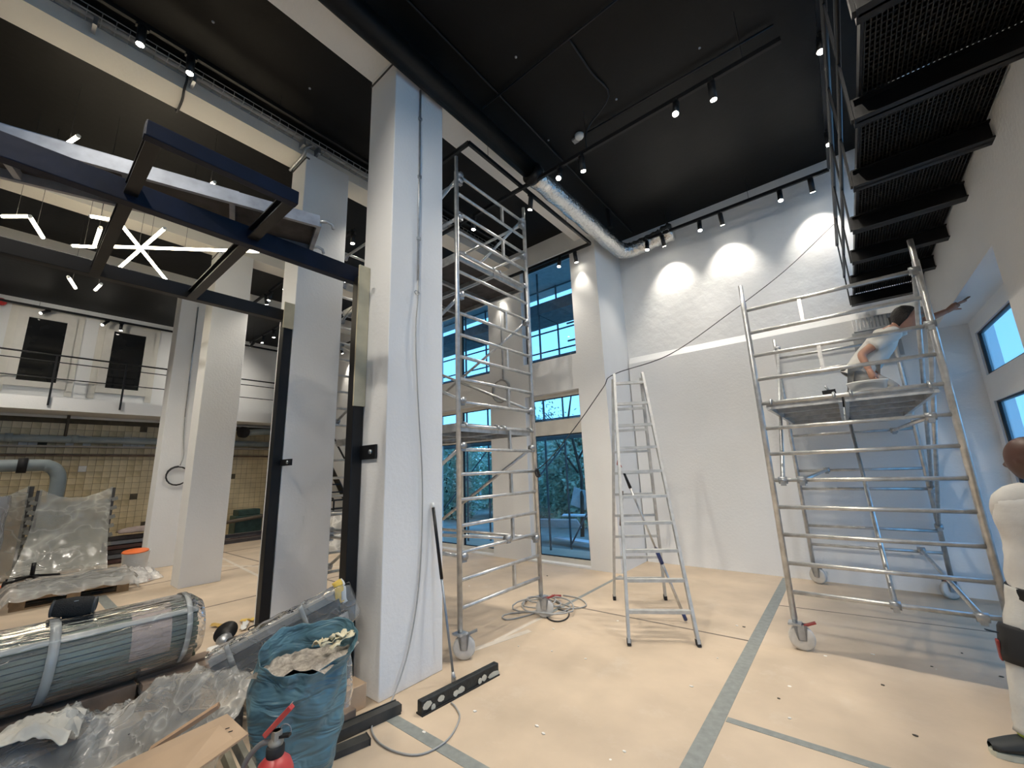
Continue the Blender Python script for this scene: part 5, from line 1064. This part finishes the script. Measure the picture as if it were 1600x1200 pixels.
# painter kneeling on the deck of the right tower
t = thing('person', 'painter in white shirt kneeling on the scaffold deck, reaching for the window soffit', 'person', (.25, 5.75, 2.22))
hp, ch, nk = V((.20, 5.78, 2.52)), V((.46, 5.74, 2.86)), V((.58, 5.73, 2.975))
hd = V((.685, 5.72, 3.045)); lsh, rsh = V((.46, 5.90, 2.93)), V((.56, 5.60, 2.90))
le, lh = V((.80, 5.93, 3.02)), V((1.03, 5.95, 3.10)); re, rh = V((.26, 5.52, 2.70)), V((.30, 5.44, 2.50))
kL, fL, kR, fR = V((.52, 5.90, 2.31)), V((.12, 5.98, 2.28)), V((.50, 5.62, 2.31)), V((.08, 5.64, 2.28))
body = {'hip': (hp, .12, None), 'waist': (hp.lerp(ch, .45), .115, 'hip'), 'chest': (ch, .13, 'waist'), 'neck0': (nk, .055, 'chest'), 'neck': (nk.lerp(hd, .5), .052, 'neck0'), 'hd': (hd, .06, 'neck'),
        'ls': (lsh, .058, 'chest'), 'le': (le, .042, 'ls'), 'lw': (lh, .027, 'le'), 'rs': (rsh, .058, 'chest'), 're': (re, .042, 'rs'), 'rw': (rh, .027, 're'),
        'lhp': (hp+V((.03, .10, -.03)), .09, 'hip'), 'lk': (kL, .065, 'lhp'), 'lf': (fL, .045, 'lk'), 'rhp': (hp+V((.03, -.10, -.03)), .09, 'hip'), 'rk': (kR, .065, 'rhp'), 'rf': (fR, .045, 'rk')}
FACE1 = (.93, -.12, .28); UP1 = (-.25, 0, 1)
def ex(mb):
    head(mb, hd, FACE1, UP1, .105); hand(mb, lh, (.80, .02, .5), (.3, 0, -.7), .25, .95, 1); hand(mb, rh, (.25, -.1, -1), (.9, .2, 0), .5, .95, -1)
skin('body', body, SKIN, t, extra=ex)
k = MB(); ax_ = (nk-hp).normalized(); S_ = V((0, 1, 0)); D_ = ax_.cross(S_)
loft(k, [(hp-ax_*.03, S_*.175, D_*.14), (hp+ax_*.10, S_*.165, D_*.135), (hp+ax_*.27, S_*.17, D_*.135), (hp+ax_*.40, S_*.185, D_*.13), (hp+ax_*.49, S_*.16, D_*.105), (hp+ax_*.535, S_*.09, D_*.075), (hp+ax_*.555, S_*.062, D_*.06)])
sleeve(k, [lsh-V((.03, .06, 0)), lsh.lerp(le, .25), lsh.lerp(le, .62)], (.085, .072)); sleeve(k, [rsh+V((.02, .06, .0)), rsh.lerp(re, .25), rsh.lerp(re, .65)], (.085, .07))
obj('shirt', k, SHIRT, t)
skin('trousers', {'hip': (hp, .145, None), 'lhp': (hp+V((.04, .10, -.05)), .105, 'hip'), 'lk': (kL, .08, 'lhp'), 'lf': (fL, .065, 'lk'), 'rhp': (hp+V((.04, -.10, -.05)), .105, 'hip'), 'rk': (kR, .08, 'rhp'), 'rf': (fR, .065, 'rk')}, M('grey_stained_trousers', (.30, .29, .27), .85, var=.3, scale=9, bump=.4), t)
hair(hd, FACE1, UP1, .108, t)
obj('belt', MB().lathe([(.148, -.02), (.152, 0), (.148, .02)], 24, hp+V((.01, 0, .01)), (.6, 0, 1)), BLACK, t)
for f_ in (fL, fR): obj('shoe', MB().tube([f_+V((.02, 0, .0)), f_+V((-.05, 0, -.01)), f_+V((-.16, 0, -.03)), f_+V((-.2, 0, -.04))], [.05, .055, .045, .02], 10), RUBBER, t)
t = thing('filling_knife', 'small filling knife in the reaching hand of the kneeling painter', 'tool', lh+V((.1, 0, .07)))
a = lh+V((.09, .0, .05)); obj('handle', MB().bar(a, a+V((.08, .0, .05)), .02, .016), WOODB, t); obj('blade', MB().bar(a+V((.08, 0, .05)), a+V((.15, .0, .07)), .05, .002), GALV, t)
t = thing('plaster_tub', 'white oval plaster tub standing on the scaffold deck before the painter', 'tub', (.24, 5.05, 2.225))
k = MB(); prof = [(.11, 0), (.12, .01), (.138, .105), (.146, .112), (.146, .122), (.135, .118), (.115, .03), (0, .03)]; k.lathe(prof, 28, (0, 0, 0)); k.v = [V((v.x*1.05+.24, v.y*.8+5.05, v.z+2.222)) for v in k.v]; obj('tub', k, WHT, t)
obj('plaster', MB().lathe([(0, .10), (.10, .095), (.125, .09)], 20, (.24, 5.05, 2.222)), M('wet_plaster', (.60, .57, .52), .5), t)
t = thing('screw_clamp', 'small black clamp on the scaffold deck edge beside the plaster tub', 'clamp', (-.06, 4.75, 2.225))
obj('jaw', MB().bar((-.10, 4.75, 2.245), (.0, 4.75, 2.25), .04, .04), BLACK, t); obj('screw', MB().tube([(-.05, 4.75, 2.26), (-.07, 4.75, 2.31)], .01, 8), GALV, t)
# worker standing at the right edge, seen from behind
t = thing('person', 'worker in white overalls with black knee pads standing by the right wall', 'person', (.78, 3.88, 0))
hp = V((.80, 3.90, .93)); ch = V((.83, 3.88, 1.27)); nk = V((.86, 3.87, 1.44)); hd = V((.835, 3.86, 1.60))
lsh, rsh = V((.68, 3.84, 1.385)), V((1.0, 3.96, 1.385)); le, lh = V((.74, 4.06, 1.15)), V((.90, 4.22, 1.22)); re, rh = V((1.0, 4.15, 1.15)), V((.96, 4.28, 1.25))
lhp, lk, la = V((.71, 3.88, .88)), V((.61, 3.85, .52)), V((.55, 3.79, .10)); rhp, rk, ra = V((.90, 3.94, .88)), V((.93, 3.98, .49)), V((.95, 3.96, .10))
body = {'hip': (hp, .125, None), 'waist': (hp.lerp(ch, .45), .115, 'hip'), 'chest': (ch, (.14, .12), 'waist'), 'neck0': (nk, .062, 'chest'), 'neck': (nk.lerp(hd, .5), .058, 'neck0'), 'hd': (hd, .065, 'neck'),
        'ls': (lsh, .06, 'chest'), 'le': (le, .044, 'ls'), 'lw': (lh, .028, 'le'), 'rs': (rsh, .06, 'chest'), 're': (re, .044, 'rs'), 'rw': (rh, .028, 're'),
        'lhp': (lhp, .09, 'hip'), 'lk': (lk, .06, 'lhp'), 'la': (la, .04, 'lk'), 'rhp': (rhp, .09, 'hip'), 'rk': (rk, .06, 'rhp'), 'ra': (ra, .04, 'rk')}
FACE2 = (-.70, .70, -.10); UP2 = (0, 0, 1)
def ex2(mb): head(mb, hd, FACE2, UP2, .114); hand(mb, lh, (.6, .7, .3), (.6, -.3, 0), .4, 1, 1); hand(mb, rh, (.1, .9, .3), (-.6, .1, 0), .4, 1, -1)
skin('body', body, SKIND, t, extra=ex2)
k = MB(); S_ = V((.965, .26, 0)); D_ = V((-.26, .965, 0))
loft(k, [(V((.785, 3.90, .80)), S_*.185, D_*.145), (V((.79, 3.90, .95)), S_*.18, D_*.14), (V((.81, 3.89, 1.12)), S_*.175, D_*.135), (V((.825, 3.885, 1.26)), S_*.205, D_*.14), (V((.84, 3.88, 1.36)), S_*.205, D_*.125), (V((.85, 3.875, 1.42)), S_*.145, D_*.10), (V((.857, 3.87, 1.455)), S_*.085, D_*.08), (V((.86, 3.87, 1.47)), S_*.068, D_*.068)])
sleeve(k, [lsh+V((.13, .01, .0)), lsh+V((.05, .01, -.015)), lsh.lerp(le, .22)+V((.005, 0, -.02)), lsh.lerp(le, .75)], (.088, .072)); sleeve(k, [rsh-V((.06, .01, .01)), rsh.lerp(re, .35), rsh.lerp(re, .75)], (.088, .07))
obj('shirt', k, SHIRT, t)
k = MB(); loft(k, [(V((.80, 3.90, .96)), S_*.165, D_*.13), (V((.795, 3.90, .88)), S_*.18, D_*.145), (V((.79, 3.90, .80)), S_*.175, D_*.14), (V((.785, 3.90, .72)), S_*.12, D_*.10)])
def leg(h, kn, an, r0):
    P = smooth([h, h.lerp(kn, .5), kn, kn.lerp(an, .5), an+V((0, 0, .01))], 6); n = len(P); R = []
    for i_ in range(n):
        f = i_/(n-1); R.append((r0+( .088-r0)*min(1, f*2) if f < .5 else .088-.010*(f-.5)*2)*(1+.06*nz((f*9, r0*50, 2))+.05*max(0, f-.8)*5*sin(f*70)))
    k.tube(P, R, 18)
leg(lhp-V((0, 0, .04)), lk, la, .118); leg(rhp-V((0, 0, .04)), rk, ra, .118)
obj('trousers', k, TROUS, t)
obj('belt', MB().lathe([(.19, -.03), (.196, -.02), (.194, .03), (.188, .04)], 26, hp+V((-.01, 0, -.11)), (.10, 0, 1)), BLACK, t)
for q, d_ in ((lk, (la-lk)), (rk, (ra-rk))):
    kp = obj('knee_pad', MB().lathe([(.098, -.11), (.106, -.09), (.108, .05), (.10, .09)], 22, q-d_.normalized()*.02, d_), RUBBER, t)
    obj('pad_patch', MB().box(q+V((-.112, -.03, -.06)), q+V((-.098, .02, .05))), REDP, kp, bevel=.01); obj('strap_end', MB().bar(q+V((-.10, -.05, .10)), q+V((-.15, -.06, .11)), .02, .006), BLACK, kp)
for q, d_ in ((la, V((-.85, -.35, 0))), (ra, V((-.3, .9, 0)))):
    d_ = d_.normalized(); b_ = V((q.x, q.y, 0)); s_ = V((-d_.y, d_.x, 0)); k = MB()
    def sh(u, v):
        x = -.10+.31*u; w = .052*(1-.25*(2*u-1)**2)*(1+.15*sin(u*pi)); a = v*2*pi; hgt = .115-.075*u**1.4
        return b_+d_*x+s_*w*cos(a)*(1 if 0 < u < 1 else .5)+V((0, 0, .022+hgt*.5+hgt*.5*sin(a)))
    k.grid(sh, 18, 18); so = obj('shoe', k, M('dark_trainer', (.03, .035, .035), .6, var=.3), t)
    k = MB(); k.prism([tuple((b_+d_*x+s_*w)[:2]) for x, w in ((-.11, .03), (-.06, .055), (.05, .055), (.15, .055), (.205, .03), (.215, 0), (.205, -.03), (.15, -.055), (.05, -.055), (-.06, -.055), (-.11, -.03))], .0, .028); obj('sole', k, M('pale_rubber_sole', (.62, .63, .52), .6), so)
    obj('collar_trim', MB().tube([b_+V((.058*cos(a*pi/8), .058*sin(a*pi/8), .115)) for a in range(16)], .012, 6, True), M('lime_trim', (.50, .58, .08), .6), so)
    obj('side_stripe', MB().bar(b_+d_*.0-s_*.058+V((0, 0, .075)), b_+d_*.08-s_*.056+V((0, 0, .035)), .012, .004), WHT, so)
